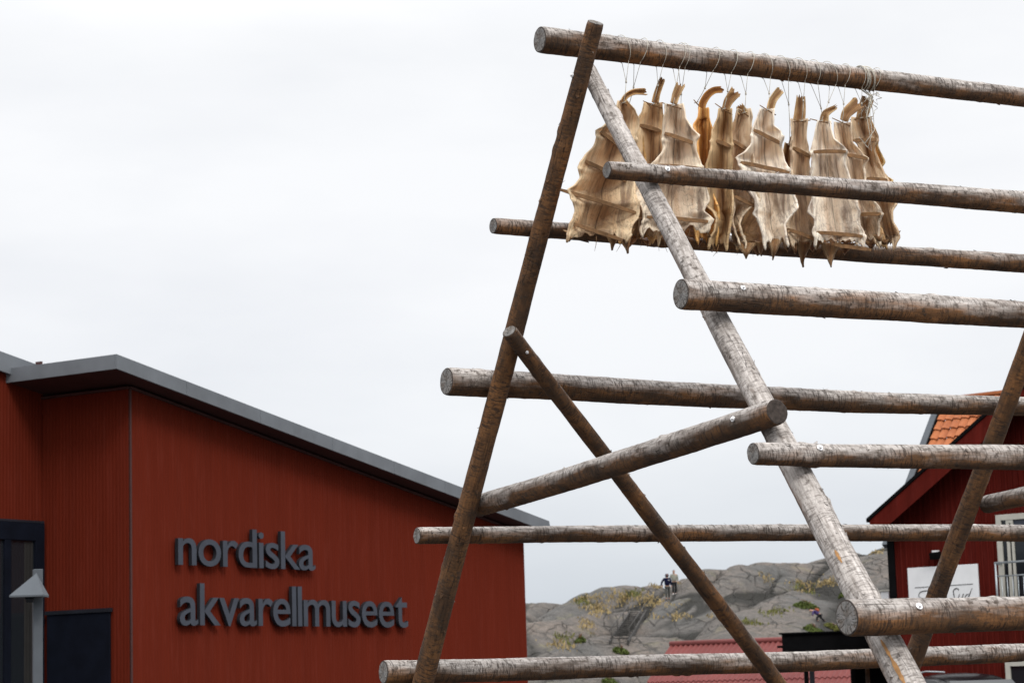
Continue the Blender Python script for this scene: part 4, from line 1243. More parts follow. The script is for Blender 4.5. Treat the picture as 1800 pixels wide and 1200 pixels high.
# ------------------------------------------------------------------ red house
hw = V((math.cos(math.radians(41.3)), -math.sin(math.radians(41.3)), 0))   # along the gable wall, to the right and nearer
hn = V((hw.y, -hw.x, 0))
if hn.dot(V((-1, -1, 0))) < 0: hn = -hn                                     # outward, towards the viewer
H = atY(1569, 1000, 45.0); Hg = V((H.x, H.y, 0))
house = empty('red_house', Hg, 'red board and batten house with an orange tiled roof', 'house')
def hpt(px, py, off=0.0): return onplane(px, py, Hg + hn * off, hn)
def hs(p): return (p - Hg).dot(hw)
OV = .45
ea = hpt(1531, 914, OV); rk = hpt(1740, 727, OV)
pit = (rk.z - ea.z) / (hs(rk) - hs(ea))
W_ = 6.6                                    # gable wall width
s_e = hs(ea)
def zrake(s):
    m = W_ / 2
    return ea.z + pit * ((s - s_e) if s < m else (2 * m - s - s_e))
print('house pitch', pit, 'eave s', s_e, 'z', ea.z)
BW = .12
q = MB()
def board_wall(o, du, nrm, length, zt, z0=0.0):
    n_ = int(length / BW); cols = []
    for i in range(n_ + 1):
        s = i * BW
        cols += [(s, 0), (s + .084, 0), (s + .085, .022), (s + .119, .022)]
    cols = [c for c in cols if c[0] < length] + [(length, 0)]
    vs = []; fs = []
    for (s, d) in cols:
        p = V(o) + V(du) * s + V(nrm) * d
        vs += [V((p.x, p.y, z0)), V((p.x, p.y, zt(s)))]
    for i in range(len(cols) - 1): fs.append((2 * i, 2 * i + 2, 2 * i + 3, 2 * i + 1))
    if V(du).cross(V((0, 0, 1))).dot(V(nrm)) < 0: fs = [tuple(reversed(f)) for f in fs]
    q.add(vs, fs)
board_wall(Hg, hw, hn, W_, lambda s: zrake(s) - .06)
back = -hn
q.build('wall', M['house_red'], house)
q = MB()
board_wall(Hg, back, -hw, 9.0, lambda s: ea.z + .25); board_wall(Hg + hw * W_, back, hw, 9.0, lambda s: ea.z + .25)
q.build('wall', M['house_red'], house)
# black corner board / drain pipe
q = MB(); q.box(Hg - hw * .07 + hn * .0, hw * .15, hn * .05, V((0, 0, ea.z + .2))); q.build('corner_board', M['black'], house)
# front wing roof
roof = MB()
def rp_(s, b, lift=0.0): return Hg + hw * s + back * b + V((0, 0, zrake(s) + lift))
m_ = W_ / 2
for (sa, sb) in ((s_e, m_), (W_ - s_e, m_)):
    a0 = rp_(sa, -OV, .0); b0 = rp_(sb, -OV, .0)
    roof.prism([a0, b0, b0 + V((0, 0, .06)), a0 + V((0, 0, .06))], back * 7.4)
roof.build('roof', M['tile_orange'], house)
brg = MB()
for (sa, sb, wdt, ofs) in ((s_e, m_, .2, 0.0), (s_e, m_, .42, -.022), (W_ - s_e, m_, .2, 0.0), (W_ - s_e, m_, .42, -.022)):
    a0 = rp_(sa, -OV - .03 - ofs * -1, 0); b0 = rp_(sb, -OV - .03 - ofs * -1, 0)
    brg.prism([a0 - V((0, 0, .01 if wdt < .3 else .2)), b0 - V((0, 0, .01 if wdt < .3 else .2)), b0 - V((0, 0, wdt)), a0 - V((0, 0, wdt))], hn * .025)
brg.build('bargeboard', M['house_red'], house)
cap = MB()
for (sa, sb) in ((s_e - .06, m_), (W_ - s_e + .06, m_)):
    a0 = rp_(sa, -OV - .08, 0); b0 = rp_(sb, -OV - .08, 0)
    cap.prism([a0 + V((0, 0, .0)), b0 + V((0, 0, .0)), b0 + V((0, 0, .075)), a0 + V((0, 0, .075))], back * .22)
cap.build('verge_cap', M['black'], house)
sf = MB(); a0 = rp_(s_e, -OV, -.05); b0 = rp_(m_, -OV, -.05)
sf.add([a0, b0, b0 + back * OV, a0 + back * OV], [(0, 1, 2, 3)]); sf.build('soffit', M['soffit'], house)
# main tiled roof behind the gable
pm = math.radians(52)
MB0 = 1.6                                   # main wall stands this far behind the gable wall
rn = (hn * math.sin(pm) + V((0, 0, 1)) * math.cos(pm)).normalized()
ru = (back * math.cos(pm) + V((0, 0, 1)) * math.sin(pm)).normalized()
base_pt = Hg + back * MB0 + V((0, 0, ea.z - .2))
t0 = onplane(1611, 840, base_pt, rn); t1 = onplane(1655, 722, base_pt, rn)
x0_ = min((t0 - base_pt).dot(hw), (t1 - base_pt).dot(hw)); x0_ = ((t0 - base_pt).dot(hw) + (t1 - base_pt).dot(hw)) / 2
print('main roof', (t0 - base_pt).dot(hw), (t1 - base_pt).dot(hw), (t0 - base_pt).dot(ru), (t1 - base_pt).dot(ru))
TW = .20; TLn = .265
tl_ = MB()
Lr = 9.0; Hr = (onplane(1655, 703, base_pt, rn) - base_pt).dot(ru)
ncol = int(Lr / TW); nrow = int(Hr / TLn)
for r_ in range(nrow):
    cols = []
    for i in range(ncol * 8 + 1):
        s = x0_ + i * TW / 8; ph = (i % 8) / 8
        wv = .032 * (math.sin(2 * PI * ph) * .7 + .3 * math.sin(4 * PI * ph + 1))
        cols.append((s, wv))
    vs = []
    for (u_, lift) in ((r_ * TLn - .03, .045), (r_ * TLn + TLn, .004)):
        for (s, wv) in cols:
            jit = .006 * noise.noise(V((int((s - x0_) / TW) * 3.1, r_ * 5.3, 1)))
            vs.append(base_pt + hw * s + ru * (u_ + jit * 2) + rn * (lift + wv + jit))
    nc = len(cols)
    for i, (s, wv) in enumerate(cols): vs.append(vs[i] - rn * .03)
    fs = [(i, i + 1, nc + i + 1, nc + i) for i in range(nc - 1)] + [(2 * nc + i, 2 * nc + i + 1, i + 1, i) for i in range(nc - 1)]
    tl_.add(vs, fs, 0, False)
tl_.build('roof', M['tile_orange'], house)
q = MB(); g0 = base_pt + hw * (x0_ - .16) + rn * -.02; q.box(g0 - ru * .3, hw * .15, rn * .12, ru * (Hr + .3)); q.build('verge_board', M['lamp_grey'], house)
q = MB(); q.box(base_pt + hw * (x0_ - .01) - ru * .3 - rn * .02, hw * .02, rn * .10, ru * (Hr + .3)); q.build('verge_flashing', M['black'], house)
# main block body under that roof (mostly hidden)
q = MB(); bp = V((base_pt.x, base_pt.y, 0)) + hw * (x0_ + .1) + back * .35
ridge_b = math.cos(pm) * Hr
gab = [bp, bp + V((0, 0, ea.z - .1)), bp + back * ridge_b + V((0, 0, ea.z - .2 + math.sin(pm) * Hr - .3)), bp + back * (2 * ridge_b - .6) + V((0, 0, ea.z - .1)), bp + back * (2 * ridge_b - .6)]
q.prism(gab, hw * 8); q.build('main_block', M['house_red'], house)
# rear roof slope
q = MB(); rt = base_pt + ru * Hr + hw * (x0_ - .1)
q.prism([rt, rt + hw * 8.8, rt + hw * 8.8 + back * ridge_b - V((0, 0, math.sin(pm) * Hr)), rt + back * ridge_b - V((0, 0, math.sin(pm) * Hr))], V((0, 0, .06)))
q.build('roof', M['tile_orange'], house)
# upper window with french balcony
def hbox(q, s0, s1, z0, z1, n0, n1): q.box(Hg + hw * s0 + hn * n0 + V((0, 0, z0)), hw * (s1 - s0), hn * (n1 - n0), V((0, 0, z1 - z0)))
ul = hpt(1751, 905, .03); us0 = hs(ul); uz1 = ul.z; uz0 = 2.65; us1 = us0 + 1.5
q = MB(); fwid = .11
hbox(q, us0, us0 + fwid, uz0, uz1, .024, .07); hbox(q, us1 - fwid, us1, uz0, uz1, .024, .07)
hbox(q, us0 + fwid, us1 - fwid, uz1 - fwid, uz1, .024, .07); hbox(q, us0 + fwid, us1 - fwid, uz0, uz0 + fwid, .024, .07)
win = q.build('window', M['cream'], house, bevel=.004)
q = MB(); hbox(q, us0 + fwid, us1 - fwid, uz0 + fwid, uz1 - fwid, .026, .034); q.build('pane', M['glass'], win)
q = MB(); hbox(q, us0 + fwid + .1, us0 + fwid + .16, uz0 + fwid, uz1 - fwid, .035, .062); hbox(q, us0 + fwid + .2, us0 + fwid + .25, uz0 + fwid, uz1 - fwid, .035, .06); hbox(q, us0 + fwid + .1, us0 + fwid + .25, uz1 - fwid - .06, uz1 - fwid, .0352, .0615); q.build('sash', M['cream'], win)
q = MB()
cpts = [Hg + hw * (us0 + fwid + .03) + hn * .037 + V((0, 0, uz1 - fwid - .02)), Hg + hw * (us1 - fwid) + hn * .037 + V((0, 0, uz1 - fwid - .02)), Hg + hw * (us1 - fwid) + hn * .037 + V((0, 0, uz1 - .65)), Hg + hw * (us0 + fwid + .45) + hn * .037 + V((0, 0, uz1 - .30))]
q.add(cpts, [(0, 1, 2, 3)]); q.build('blind', M['letter'], win)
rl0 = hpt(1748, 989, .3); rz_ = rl0.z; rs0 = hs(rl0)
q = MB()
q.tube([rl0, Hg + hw * (rs0 + 2.0) + hn * .3 + V((0, 0, rz_))], .022, 8)
lowz = rz_ - .25
q.tube([rl0 - V((0, 0, .25)), Hg + hw * (rs0 + 2.0) + hn * .3 + V((0, 0, lowz))], .014, 8)
q.tube([rl0 - V((0, 0, 1.05)), Hg + hw * (rs0 + 2.0) + hn * .3 + V((0, 0, rz_ - 1.05))], .014, 8)
for sx_ in (rs0 + .02, rs0 + 1.98): q.tube([Hg + hw * sx_ + hn * .3 + V((0, 0, rz_)), Hg + hw * sx_ + hn * .3 + V((0, 0, rz_ - 1.1))], .02, 8)
for zz in (rz_ - .02, rz_ - 1.05): q.tube([Hg + hw * (rs0 + .02) + hn * .3 + V((0, 0, zz)), Hg + hw * (rs0 + .02) + hn * .0 + V((0, 0, zz))], .016, 8)
rail_ = q.build('balcony_railing', M['steel'], house)
for i in range(1, 17):
    sx_ = rs0 + .02 + i * .115
    q = MB(); q.tube([Hg + hw * sx_ + hn * .3 + V((0, 0, lowz)), Hg + hw * sx_ + hn * .3 + V((0, 0, rz_ - 1.05))], .008, 6)
    q.build('baluster', M['steel'], rail_)
# lower window
ll = hpt(1768, 1163, .03); ls0 = hs(ll); lz1 = ll.z
q = MB(); hbox(q, ls0, ls0 + .1, .75, lz1 + .02, .024, .07); hbox(q, ls0 + 1.3, ls0 + 1.4, .75, lz1 + .02, .024, .07)
hbox(q, ls0 + .1, ls0 + 1.3, lz1 - .08, lz1 + .02, .024, .07); hbox(q, ls0 + .1, ls0 + 1.3, 1.17, 1.25, .024, .07)
hbox(q, ls0 + .1, ls0 + 1.3, .75, .83, .024, .07)
win = q.build('window', M['cream'], house, bevel=.004)
q = MB(); hbox(q, ls0 + .1, ls0 + 1.3, .83, lz1 - .08, .026, .034); q.build('pane', M['glass'], win)

# restaurant sign
sl = hpt(1595, 998, .05); sr = hpt(1718, 990, .05); sbz = hpt(1600, 1095, .05).z
ss0, ss1 = hs(sl), hs(sr); sz1 = (sl.z + sr.z) / 2
sign = empty('restaurant_sign', Hg + hw * ((ss0 + ss1) / 2) + hn * .03 + V((0, 0, sbz)), 'white rectangular sign with black script on the red house', 'sign')
q = MB(); hbox(q, ss0, ss1, sbz, sz1, .026, .055); q.build('board', M['white'], sign, bevel=.003)
def sgn(px, py): 
    p = hpt(px, py, .059); return p
def Zs(zx, zy): return sgn(1480 + zx / 5, 960 + zy / 5)          # from the enlarged view
def stroke(q, pts, r):
    P_ = [V((x, y, 0)) for x, y in pts]; out_ = []
    for i in range(len(P_) - 1):
        p0 = P_[max(i - 1, 0)]; p1 = P_[i]; p2 = P_[i + 1]; p3 = P_[min(i + 2, len(P_) - 1)]
        for k in range(8):
            f = k / 8
            c = .5 * ((2 * p1) + (p2 - p0) * f + (2 * p0 - 5 * p1 + 4 * p2 - p3) * f * f + (3 * p1 - p0 - 3 * p2 + p3) * f ** 3)
            out_.append(Zs(c.x, c.y))
    out_.append(Zs(P_[-1].x, P_[-1].y))
    n_ = len(out_); rs = [r * .66 * (.45 + .7 * abs(math.sin(PI * i / (n_ - 1) * 1.5))) for i in range(n_)]
    q.tube(out_, rs, 6)
q = MB()
q.bar(Zs(640, 361), Zs(1150, 327), .008, .008); q.build('line', M['black'], sign)
q = MB()
stroke(q, [(1025, 388), (1022, 372), (1000, 368), (980, 390), (985, 430), (990, 465), (965, 490), (930, 470), (925, 450)], .012)
stroke(q, [(1035, 415), (1022, 455), (1030, 472), (1052, 455), (1068, 415)], .011); stroke(q, [(1068, 415), (1056, 460), (1070, 472), (1085, 460)], .010)
stroke(q, [(1118, 420), (1095, 422), (1080, 455), (1095, 472), (1118, 440)], .011); stroke(q, [(1143, 365), (1118, 430), (1108, 465), (1120, 474), (1140, 455)], .012)
q.build('lettering', M['black'], sign)
q = MB()
stroke(q, [(700, 450), (676, 440), (684, 405), (720, 390), (770, 388), (815, 398), (815, 425), (780, 440), (745, 446)], .010)
stroke(q, [(770, 400), (752, 440), (738, 490), (715, 505)], .012)
stroke(q, [(745, 446), (800, 450), (812, 480), (780, 505), (735, 500)], .010)
stroke(q, [(830, 475), (850, 455), (856, 480), (845, 500), (832, 490), (858, 460), (872, 500), (890, 480)], .009)
q.build('lettering', M['black'], sign)
# floodlight
fp = hpt(1645, 976, .1)
fl = empty('floodlight', hpt(1645, 985, .0), 'small black floodlight on the red wall above the white sign', 'lamp')
q = MB(); q.cbox(fp + hn * .02, hw * .20, hn * .12 - V((0, 0, .03)), V((0, 0, .13)) + hn * .03); q.build('housing', M['black'], fl, bevel=.01)
q = MB(); q.cbox(fp + V((0, 0, .085)) + hn * .0, hw * .12, hn * .08, V((0, 0, .035))); q.build('glass_cover', M['white'], fl)
q = MB(); q.bar(fp - V((0, 0, .05)), fp - V((0, 0, .05)) - hn * .1, .03, .03); q.build('bracket', M['black'], fl)
# white vent box on the side wall of the house
vb = atY(1562, 1046, 46.0)
vent = empty('vent_box', vb - V((0, 0, .12)), 'small white box beside the black corner of the red house', 'vent box')
q = MB(); q.cbox(vb - hw * .0, hw * .20, hn * .3, V((0, 0, .16))); q.build('body', M['white'], vent, bevel=.01)
q = MB(); q.cbox(vb + V((0, 0, .095)), hw * .25, hn * .34, V((0, 0, .03))); q.build('lid', M['cream'], vent)

# ------------------------------------------------------------------ parked car in front of the house
cc = atY(1690, 1192, 40.0)
cb = V((cc.x, cc.y + .6, 0)); cx_ = V((.985, .17, 0)); cy_ = V((-.17, .985, 0)); ROOF = cc.z + .10
car = empty('parked_car', cb, 'glossy black parked car in front of the red house, only its roof showing', 'car')
t = NT('car_paint'); t.col((.004, .004, .005)); t.rough(.22); t.b.inputs['Coat Weight'].default_value = .0; t.b.inputs['Specular IOR Level'].default_value = .1; M['car'] = t.m
def carp(x, y, z): return cb + cx_ * x + cy_ * y + V((0, 0, z))
prof = [(-2.15, .45), (-2.2, .75), (-2.05, .95), (-1.75, 1.02), (-1.2, ROOF - .12), (-.7, ROOF - .02), (0, ROOF), (.7, ROOF - .04), (1.1, ROOF - .2), (1.55, .98), (2.0, .88), (2.15, .7), (2.1, .42)]
q = MB(); NS = 12
rowv = []
for (yy, zz) in prof:
    for i in range(NS + 1):
        u_ = -1 + 2 * i / NS
        half = .86 if zz < 1.0 else .86 - .24 * (zz - 1.0) / (ROOF - 1.0)
        crown = (1 - abs(u_) ** 3.5) 
        rowv.append(carp(u_ * half, yy, zz - (.10 if zz > 1.0 else .05) * (1 - crown)))
fs = [(j * (NS + 1) + i, j * (NS + 1) + i + 1, (j + 1) * (NS + 1) + i + 1, (j + 1) * (NS + 1) + i) for j in range(len(prof) - 1) for i in range(NS)]
q.add(rowv, fs, 0, True)
for side_, i in ((0, 0), (1, NS)):
    pts_ = [rowv[j * (NS + 1) + i] for j in range(len(prof))]
    q.add(pts_, [tuple(range(len(prof)))] if side_ else [tuple(reversed(range(len(prof))))])
q.add([carp(-.86, -2.15, .42), carp(.86, -2.15, .42), carp(.86, 2.1, .42), carp(-.86, 2.1, .42)], [(3, 2, 1, 0)])
q.build('body', M['car'], car)
for sx_ in (-1, 1):
    for sy_ in (-1.35, 1.35):
        c = carp(sx_ * .80, sy_, .32)
        q = MB(); q.tube([c - cx_ * .1, c - cx_ * .095, c + cx_ * .095, c + cx_ * .1], [.29, .32, .32, .29], 24)
        wh = q.build('wheel', M['black'], car)
        q = MB(); q.tube([c + cx_ * .101 * sx_, c + cx_ * .106 * sx_], [.19, .18], 16); q.build('rim', M['steel'], wh)
    q = MB(); q.cbox(carp(sx_ * .62, -2.19, .78), cx_ * .3, cy_ * .06, V((0, 0, .14))); q.build('tail_light', simple('tail_red', (.3, .01, .01), .2), car)
    q = MB(); q.add([carp(sx_ * .873, -1.3, 1.02), carp(sx_ * .875, 1.25, 1.0), carp(sx_ * .76, .85, ROOF - .22), carp(sx_ * .76, -.95, ROOF - .2)], [(0, 1, 2, 3)]); q.build('side_window', M['glass'], car)
q = MB(); q.add([carp(-.66, -1.78, 1.03), carp(.66, -1.78, 1.03), carp(.56, -1.24, ROOF - .13), carp(-.56, -1.24, ROOF - .13)], [(0, 1, 2, 3)]); q.build('rear_window', M['glass'], car)
q = MB()
for sx_ in (-.52,): q.tube([carp(sx_, -.9, ROOF + .02), carp(sx_, 0, ROOF + .04), carp(sx_, .7, ROOF + .0)], .014, 6)
q.build('roof_rail', M['steel'], car)

# ------------------------------------------------------------------ black canopy
ca0 = atY(1374, 1114, 50.0); cz1 = ca0.z; cz0 = atY(1374, 1146, 50.0).z
can = empty('black_canopy', V((ca0.x + 1.2, 50.9, 0)), 'flat black canopy on dark posts in front of the red shed roof', 'canopy')
cxd = V((.985, -.17, 0)); cyd = V((.17, .985, 0))
c0 = V((ca0.x, ca0.y, cz0))
q = MB(); q.box(c0, cxd * 2.9, cyd * 2.4, V((0, 0, cz1 - cz0))); q.build('roof', M['black'], can, bevel=.01)
q = MB(); q.box(c0 + V((-.06, 0, cz1 - cz0)) - cyd * .05, cxd * 3.02, cyd * 2.5, V((0, 0, .03))); q.build('roof_edge', M['black'], can)
q = MB(); q.box(c0 + V((-.1, .1, .10)), cxd * .12, cyd * .12, V((0, 0, .05))); q.build('gutter_spout', M['black'], can)
for (px_, wd, m__) in ((1418, .09, 'black'), (1428, .10, 'dark_paint'), (1500, .08, 'black')):
    p = atY(px_, 1190, 50.3); q = MB(); q.box(V((p.x - wd / 2, p.y, 0)), V((wd, 0, 0)), V((0, .1, 0)), V((0, 0, cz0))); q.build('post', M[m__], can)
p0 = atY(1496, 1190, 51.2)
q = MB(); q.box(V((p0.x, p0.y, 0)), V((1.1, -.1, 0)), V((0, .06, 0)), V((0, 0, cz0))); q.build('back_panel', M['black'], can)
p0 = atY(1522, 1190, 51.0); q = MB(); q.box(V((p0.x, p0.y, 0)), V((.09, 0, 0)), V((0, .05, 0)), V((0, 0, cz0))); q.build('post', M['wood_mid'], can, label='bare brown wooden post')

# ------------------------------------------------------------------ red shed roof
sy0 = 78.0
r0_ = atY(1181, 1132, sy0); r1_ = atY(1560, 1118, sy0 - 4)
shed = empty('red_shed', V((r0_.x + 3, sy0 - 2, -2.2)), 'low shed with a red ribbed tile sheet roof at the foot of the hill', 'shed')
rd = (r1_ - r0_); rlen = rd.length; rdn = rd.normalized()
sn = V((rdn.y, -rdn.x, 0)).normalized()
if sn.y > 0: sn = -sn
q = MB(); pitch_ = .19; ncol = int(rlen / pitch_); RS = 3.4; sp_ = math.radians(34)
dnv = (sn * math.cos(sp_) - V((0, 0, 1)) * math.sin(sp_)); rnn = (sn * math.sin(sp_) + V((0, 0, 1)) * math.cos(sp_))
rows_ = []
for k in range(5):
    rows_ += [(.02 + k * .75, .0), (.02 + k * .75 + .74, .035), ]
cols = [(i * pitch_ / 6, .03 * (math.cos(2 * PI * (i % 6) / 6) ** 1)) for i in range(ncol * 6 + 1)]
vs = [r0_ + rdn * s + dnv * d + rnn * (l + wv) for (d, l) in rows_ for (s, wv) in cols]
nc = len(cols)
q.add(vs, [tuple(reversed((j * nc + i, j * nc + i + 1, (j + 1) * nc + i + 1, (j + 1) * nc + i))) for j in range(len(rows_) - 1) for i in range(nc - 1)], 0, False)
q.build('roof', M['tile_red'], shed)
q = MB(); q.tube([r0_ + rnn * .02 - rdn * .05, r1_ + rnn * .02], .10, 10); q.build('ridge_cap', M['tile_red'], shed)
q = MB()
gp = lambda p, z: V((p.x, p.y, z))
fa = r0_ + dnv * 3.5 - sn * .3; bb = r0_ - sn * 2.6
q.prism([gp(fa, -2.3), fa - V((0, 0, .05)), r0_ - V((0, 0, .1)), bb - V((0, 0, 1.8)), gp(bb, -2.3)], rdn * (rlen - .2))
q.build('wall', M['house_red'], shed)
q = MB(); q.prism([r0_ + V((0, 0, .03)), r1_ + V((0, 0, .03)), r1_ - sn * 3 - V((0, 0, 2.0)), r0_ - sn * 3 - V((0, 0, 2.0))], V((0, 0, .04))); q.build('roof', M['tile_red'], shed)

# ------------------------------------------------------------------ people
def skinned(name, joints, edges, mat, parent, root=0, sub=2):
    me = bpy.data.meshes.new(name)
    off = wloc(parent)
    me.from_pydata([tuple(V(j[:3])) for j in joints], edges, [])
    o = bpy.data.objects.new(name, me); COL.objects.link(o); o.parent = parent
    me.materials.append(mat)
    o.modifiers.new('skin', 'SKIN')
    for i, j in enumerate(joints):
        sv = me.skin_vertices[0].data[i]
        r = j[3]; sv.radius = r if isinstance(r, tuple) else (r, r); sv.use_root = (i == root)
    if sub:
        ss = o.modifiers.new('sub', 'SUBSURF'); ss.levels = sub; ss.render_levels = sub
    return o
M['flesh'] = simple('flesh', (.36, .20, .14), .6, 0, .1, 10)
M['navy_cloth'] = simple('navy_cloth', (.007, .008, .024), .95, 0, .3, 12, .05)
M['grey_cloth'] = simple('grey_cloth', (.05, .052, .047), .9, 0, .3, 12)
M['pale_cloth'] = simple('pale_cloth', (.20, .20, .165), .9, 0, .2, 12)
M['black_cloth'] = simple('black_cloth', (.012, .012, .014), .9, 0, .3, 12)
M['hair'] = simple('hair', (.03, .02, .015), .7, 0, .3, 30)
M['purple_cloth'] = simple('purple_cloth', (.05, .035, .12), .9, 0, .4, 8)
M['orange_cloth'] = simple('orange_cloth', (.28, .07, .03), .9, 0, .3, 8)
def rotz(p, a): return (p[0] * math.cos(a) - p[1] * math.sin(a), p[0] * math.sin(a) + p[1] * math.cos(a), p[2])
def walker(label, px, py, face, H_, jacket, trousers, shoes, hooded, step, arm, logo=False):
    g_ = hit_soft(px, py); k = H_ / 1.75
    print('person at', g_, 'height px', H_ / g_.y * F)
    r = empty('person', V((g_.x, g_.y, hz(g_.x, g_.y))), label, 'person')
    T = lambda x, y, z: rotz((x * k, y * k, z * k), face)
    J = lambda x, y, z, rad: (*T(x, y, z), (rad[0] * k, rad[1] * k) if isinstance(rad, tuple) else rad * k)
    s = step
    body = [J(0, 0, .95, (.14, .10)), J(0, 0, 1.15, (.13, .10)), J(0, -.01, 1.36, (.15, .10)), J(0, 0, 1.47, .055), J(0, -.02, 1.56, .065), J(0, -.02, 1.64, .095), J(0, -.01, 1.70, .075),
            J(-.18, 0, 1.40, .055), J(-.27 - arm, 0, 1.14, .042), J(-.30 - arm * .7, -.10, .92, .032), J(-.30 - arm * .7, -.12, .83, .035),
            J(.18, 0, 1.40, .055), J(.24, .03, 1.14, .042), J(.25, -.06, .92, .032), J(.25, -.09, .83, .035),
            J(-.09, 0, .86, .085), J(-.10, -s * .5, .48, .06), J(-.10, -s * .55, .10, .042), J(-.10, -s * .55 - .12, .04, .035),
            J(.09, 0, .86, .085), J(.10, s * .35, .48, .06), J(.10, s * .75, .12, .042), J(.10, s * .75 - .12, .05, .035)]
    ed = [(0, 1), (1, 2), (2, 3), (3, 4), (4, 5), (5, 6), (2, 7), (7, 8), (8, 9), (9, 10), (2, 11), (11, 12), (12, 13), (13, 14), (0, 15), (15, 16), (16, 17), (17, 18), (0, 19), (19, 20), (20, 21), (21, 22)]
    skinned('body', body, ed, M['flesh'], r)
    jk = [J(0, 0, .90, (.20, .15)), J(0, 0, 1.12, (.20, .15)), J(0, -.01, 1.36, (.21, .15)), J(0, 0, 1.45, (.10, .09)),
          J(-.20, 0, 1.39, .085), J(-.28 - arm, 0, 1.14, .072), J(-.30 - arm * .7, -.09, .94, .058), J(.20, 0, 1.39, .085), J(.25, .03, 1.14, .072), J(.255, -.05, .94, .058)]
    skinned('jacket', jk, [(0, 1), (1, 2), (2, 3), (2, 4), (4, 5), (5, 6), (2, 7), (7, 8), (8, 9)], jacket, r)
    tr = [J(0, 0, .93, (.16, .12)), J(-.09, 0, .84, .105), J(-.10, -s * .5, .48, .082), J(-.10, -s * .55, .12, .068), J(.09, 0, .84, .105), J(.10, s * .35, .48, .082), J(.10, s * .75, .14, .068)]
    skinned('trousers', tr, [(0, 1), (1, 2), (2, 3), (0, 4), (4, 5), (5, 6)], trousers, r)
    for sx_, yy, zz in ((-.10, -s * .55, .05), (.10, s * .75, .06)):
        skinned('shoe', [J(sx_, yy + .05, zz, .055), J(sx_, yy - .08, zz - .005, .055), J(sx_, yy - .17, zz - .01, .04)], [(0, 1), (1, 2)], shoes, r)
    if hooded:
        skinned('hood', [J(0, .03, 1.48, .13), J(0, .03, 1.62, .14), J(0, .02, 1.75, .115)], [(0, 1), (1, 2)], jacket, r)
    else:
        skinned('hair', [J(0, .01, 1.74, .10), J(0, .05, 1.66, .10), J(0, .10, 1.58, .05), J(-.07, .13, 1.50, .03)], [(0, 1), (1, 2), (2, 3)], M['hair'], r)
    # eyes, nose, mouth as small features
    q = MB()
    ww = V(r.location)
    for ex in (-.035, .035):
        q.cbox(ww + V(T(ex, -.112, 1.645)), V(T(.018, 0, 0)), V(T(0, .012, 0)), V((0, 0, .012)))
    q.cbox(ww + V(T(0, -.108, 1.575)), V(T(.045, 0, 0)), V(T(0, .012, 0)), V((0, 0, .01)))
    q.build('face', M['hair'], r)
    if logo:
        q = MB(); q.cbox(ww + V(T(.10, -.165, 1.30)), V(T(.06, 0, 0)), V(T(0, .02, 0)), V((0, 0, .05))); q.build('badge', M['white'], r)
    return r
walker('person in dark navy hooded jacket and grey trousers walking down the rock', 1174, 1054, .0, 1.66, M['navy_cloth'], M['grey_cloth'], M['black_cloth'], True, .25, .10, True)
walker('person in pale jacket and black trousers with dark tied hair on the ridge', 1186, 1046, .0, 1.58, M['pale_cloth'], M['black_cloth'], M['white'], False, .18, .0)
g_ = hit_soft(1441, 1092)
r = empty('person', g_, 'person in purple jacket with orange backpack bending forward on the rock', 'person')
J = lambda x, y, z, rad: (x * .82, y * .8, z * .64, (rad[0] * .8, rad[1] * .75) if isinstance(rad, tuple) else rad * .78)
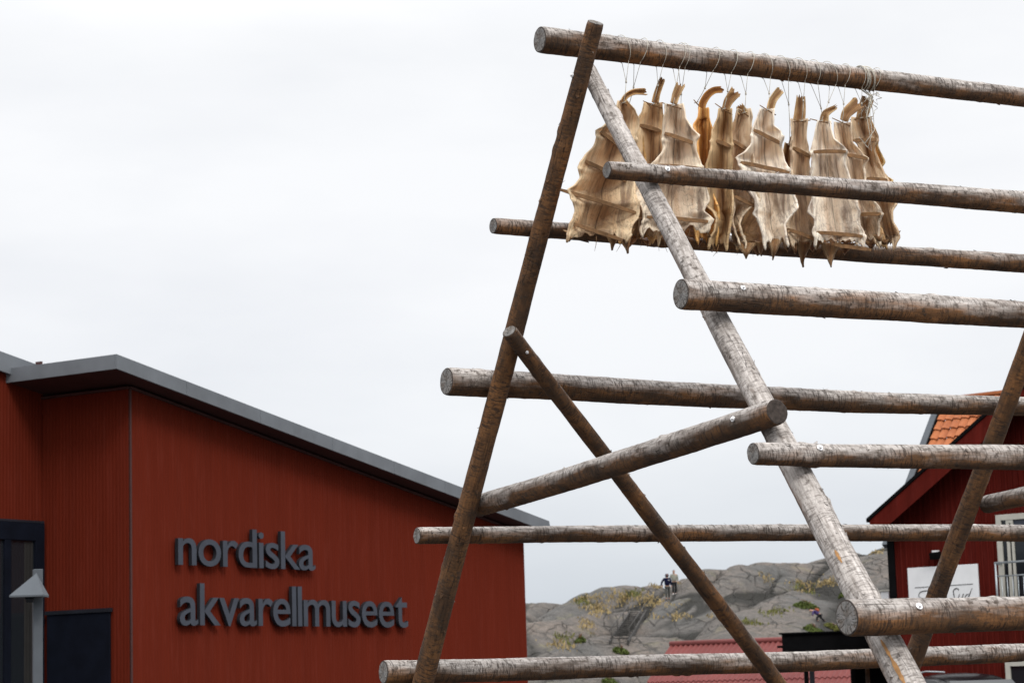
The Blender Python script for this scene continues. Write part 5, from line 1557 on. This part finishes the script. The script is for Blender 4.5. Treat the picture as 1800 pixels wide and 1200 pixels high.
skinned('body', [J(.0, 0, .62, .13), J(-.22, 0, .82, .13), J(-.42, -.02, .98, .12), J(-.52, -.02, 1.0, .06), J(-.62, -.03, 1.02, .10), J(-.70, -.03, .99, .07),
                 J(-.42, -.16, .92, .05), J(-.47, -.22, .68, .042), J(-.52, -.22, .48, .032), J(-.40, .14, .92, .05), J(-.42, .2, .68, .042), J(-.45, .2, .46, .032),
                 J(-.03, -.09, .54, .09), J(-.22, -.1, .32, .062), J(-.14, -.1, .06, .045), J(-.27, -.1, .03, .04), J(.05, .09, .54, .09), J(.12, .1, .3, .062), J(.36, .1, .08, .045), J(.26, .1, .03, .04)],
        [(0, 1), (1, 2), (2, 3), (3, 4), (4, 5), (2, 6), (6, 7), (7, 8), (2, 9), (9, 10), (10, 11), (0, 12), (12, 13), (13, 14), (14, 15), (0, 16), (16, 17), (17, 18), (18, 19)], M['flesh'], r)
skinned('jacket', [J(.02, 0, .62, .165), J(-.22, 0, .82, .175), J(-.42, -.02, .97, .15), J(-.42, -.17, .92, .075), J(-.47, -.22, .68, .062), J(-.51, -.22, .52, .052), J(-.40, .15, .92, .075), J(-.42, .2, .68, .062), J(-.44, .2, .5, .052)],
        [(0, 1), (1, 2), (2, 3), (3, 4), (4, 5), (2, 6), (6, 7), (7, 8)], M['purple_cloth'], r)
skinned('trousers', [J(0, 0, .62, .15), J(-.03, -.09, .54, .11), J(-.22, -.1, .32, .08), J(-.14, -.1, .1, .06), J(.05, .09, .54, .11), J(.12, .1, .3, .08), J(.35, .1, .1, .06)], [(0, 1), (1, 2), (2, 3), (0, 4), (4, 5), (5, 6)], M['black_cloth'], r)
skinned('hair', [J(-.56, -.02, 1.09, .07), J(-.64, -.03, 1.09, .075), J(-.71, -.03, 1.04, .05)], [(0, 1), (1, 2)], M['hair'], r)
for a_, b_, c_ in ((-.14, -.1, .05), (.36, .1, .06)): skinned('shoe', [J(a_ + .04, b_, c_, .05), J(a_ - .1, b_, c_ - .01, .05), J(a_ - .18, b_, c_ - .015, .035)], [(0, 1), (1, 2)], M['black_cloth'], r)
bp_ = empty('backpack', g_ + V((-.10, 0, .63)), 'orange red backpack on the back of the bending person', 'backpack')
skinned('sack', [J(.12, 0, -.08, (.16, .12)), J(-.02, 0, .05, (.17, .13)), J(-.16, 0, .16, (.13, .10))], [(0, 1), (1, 2)], M['orange_cloth'], bp_)
skinned('pocket', [J(.10, 0, .06, (.09, .06)), J(.0, 0, .15, (.09, .06))], [(0, 1)], simple('pocket_cloth', (.2, .03, .04), .9), bp_)
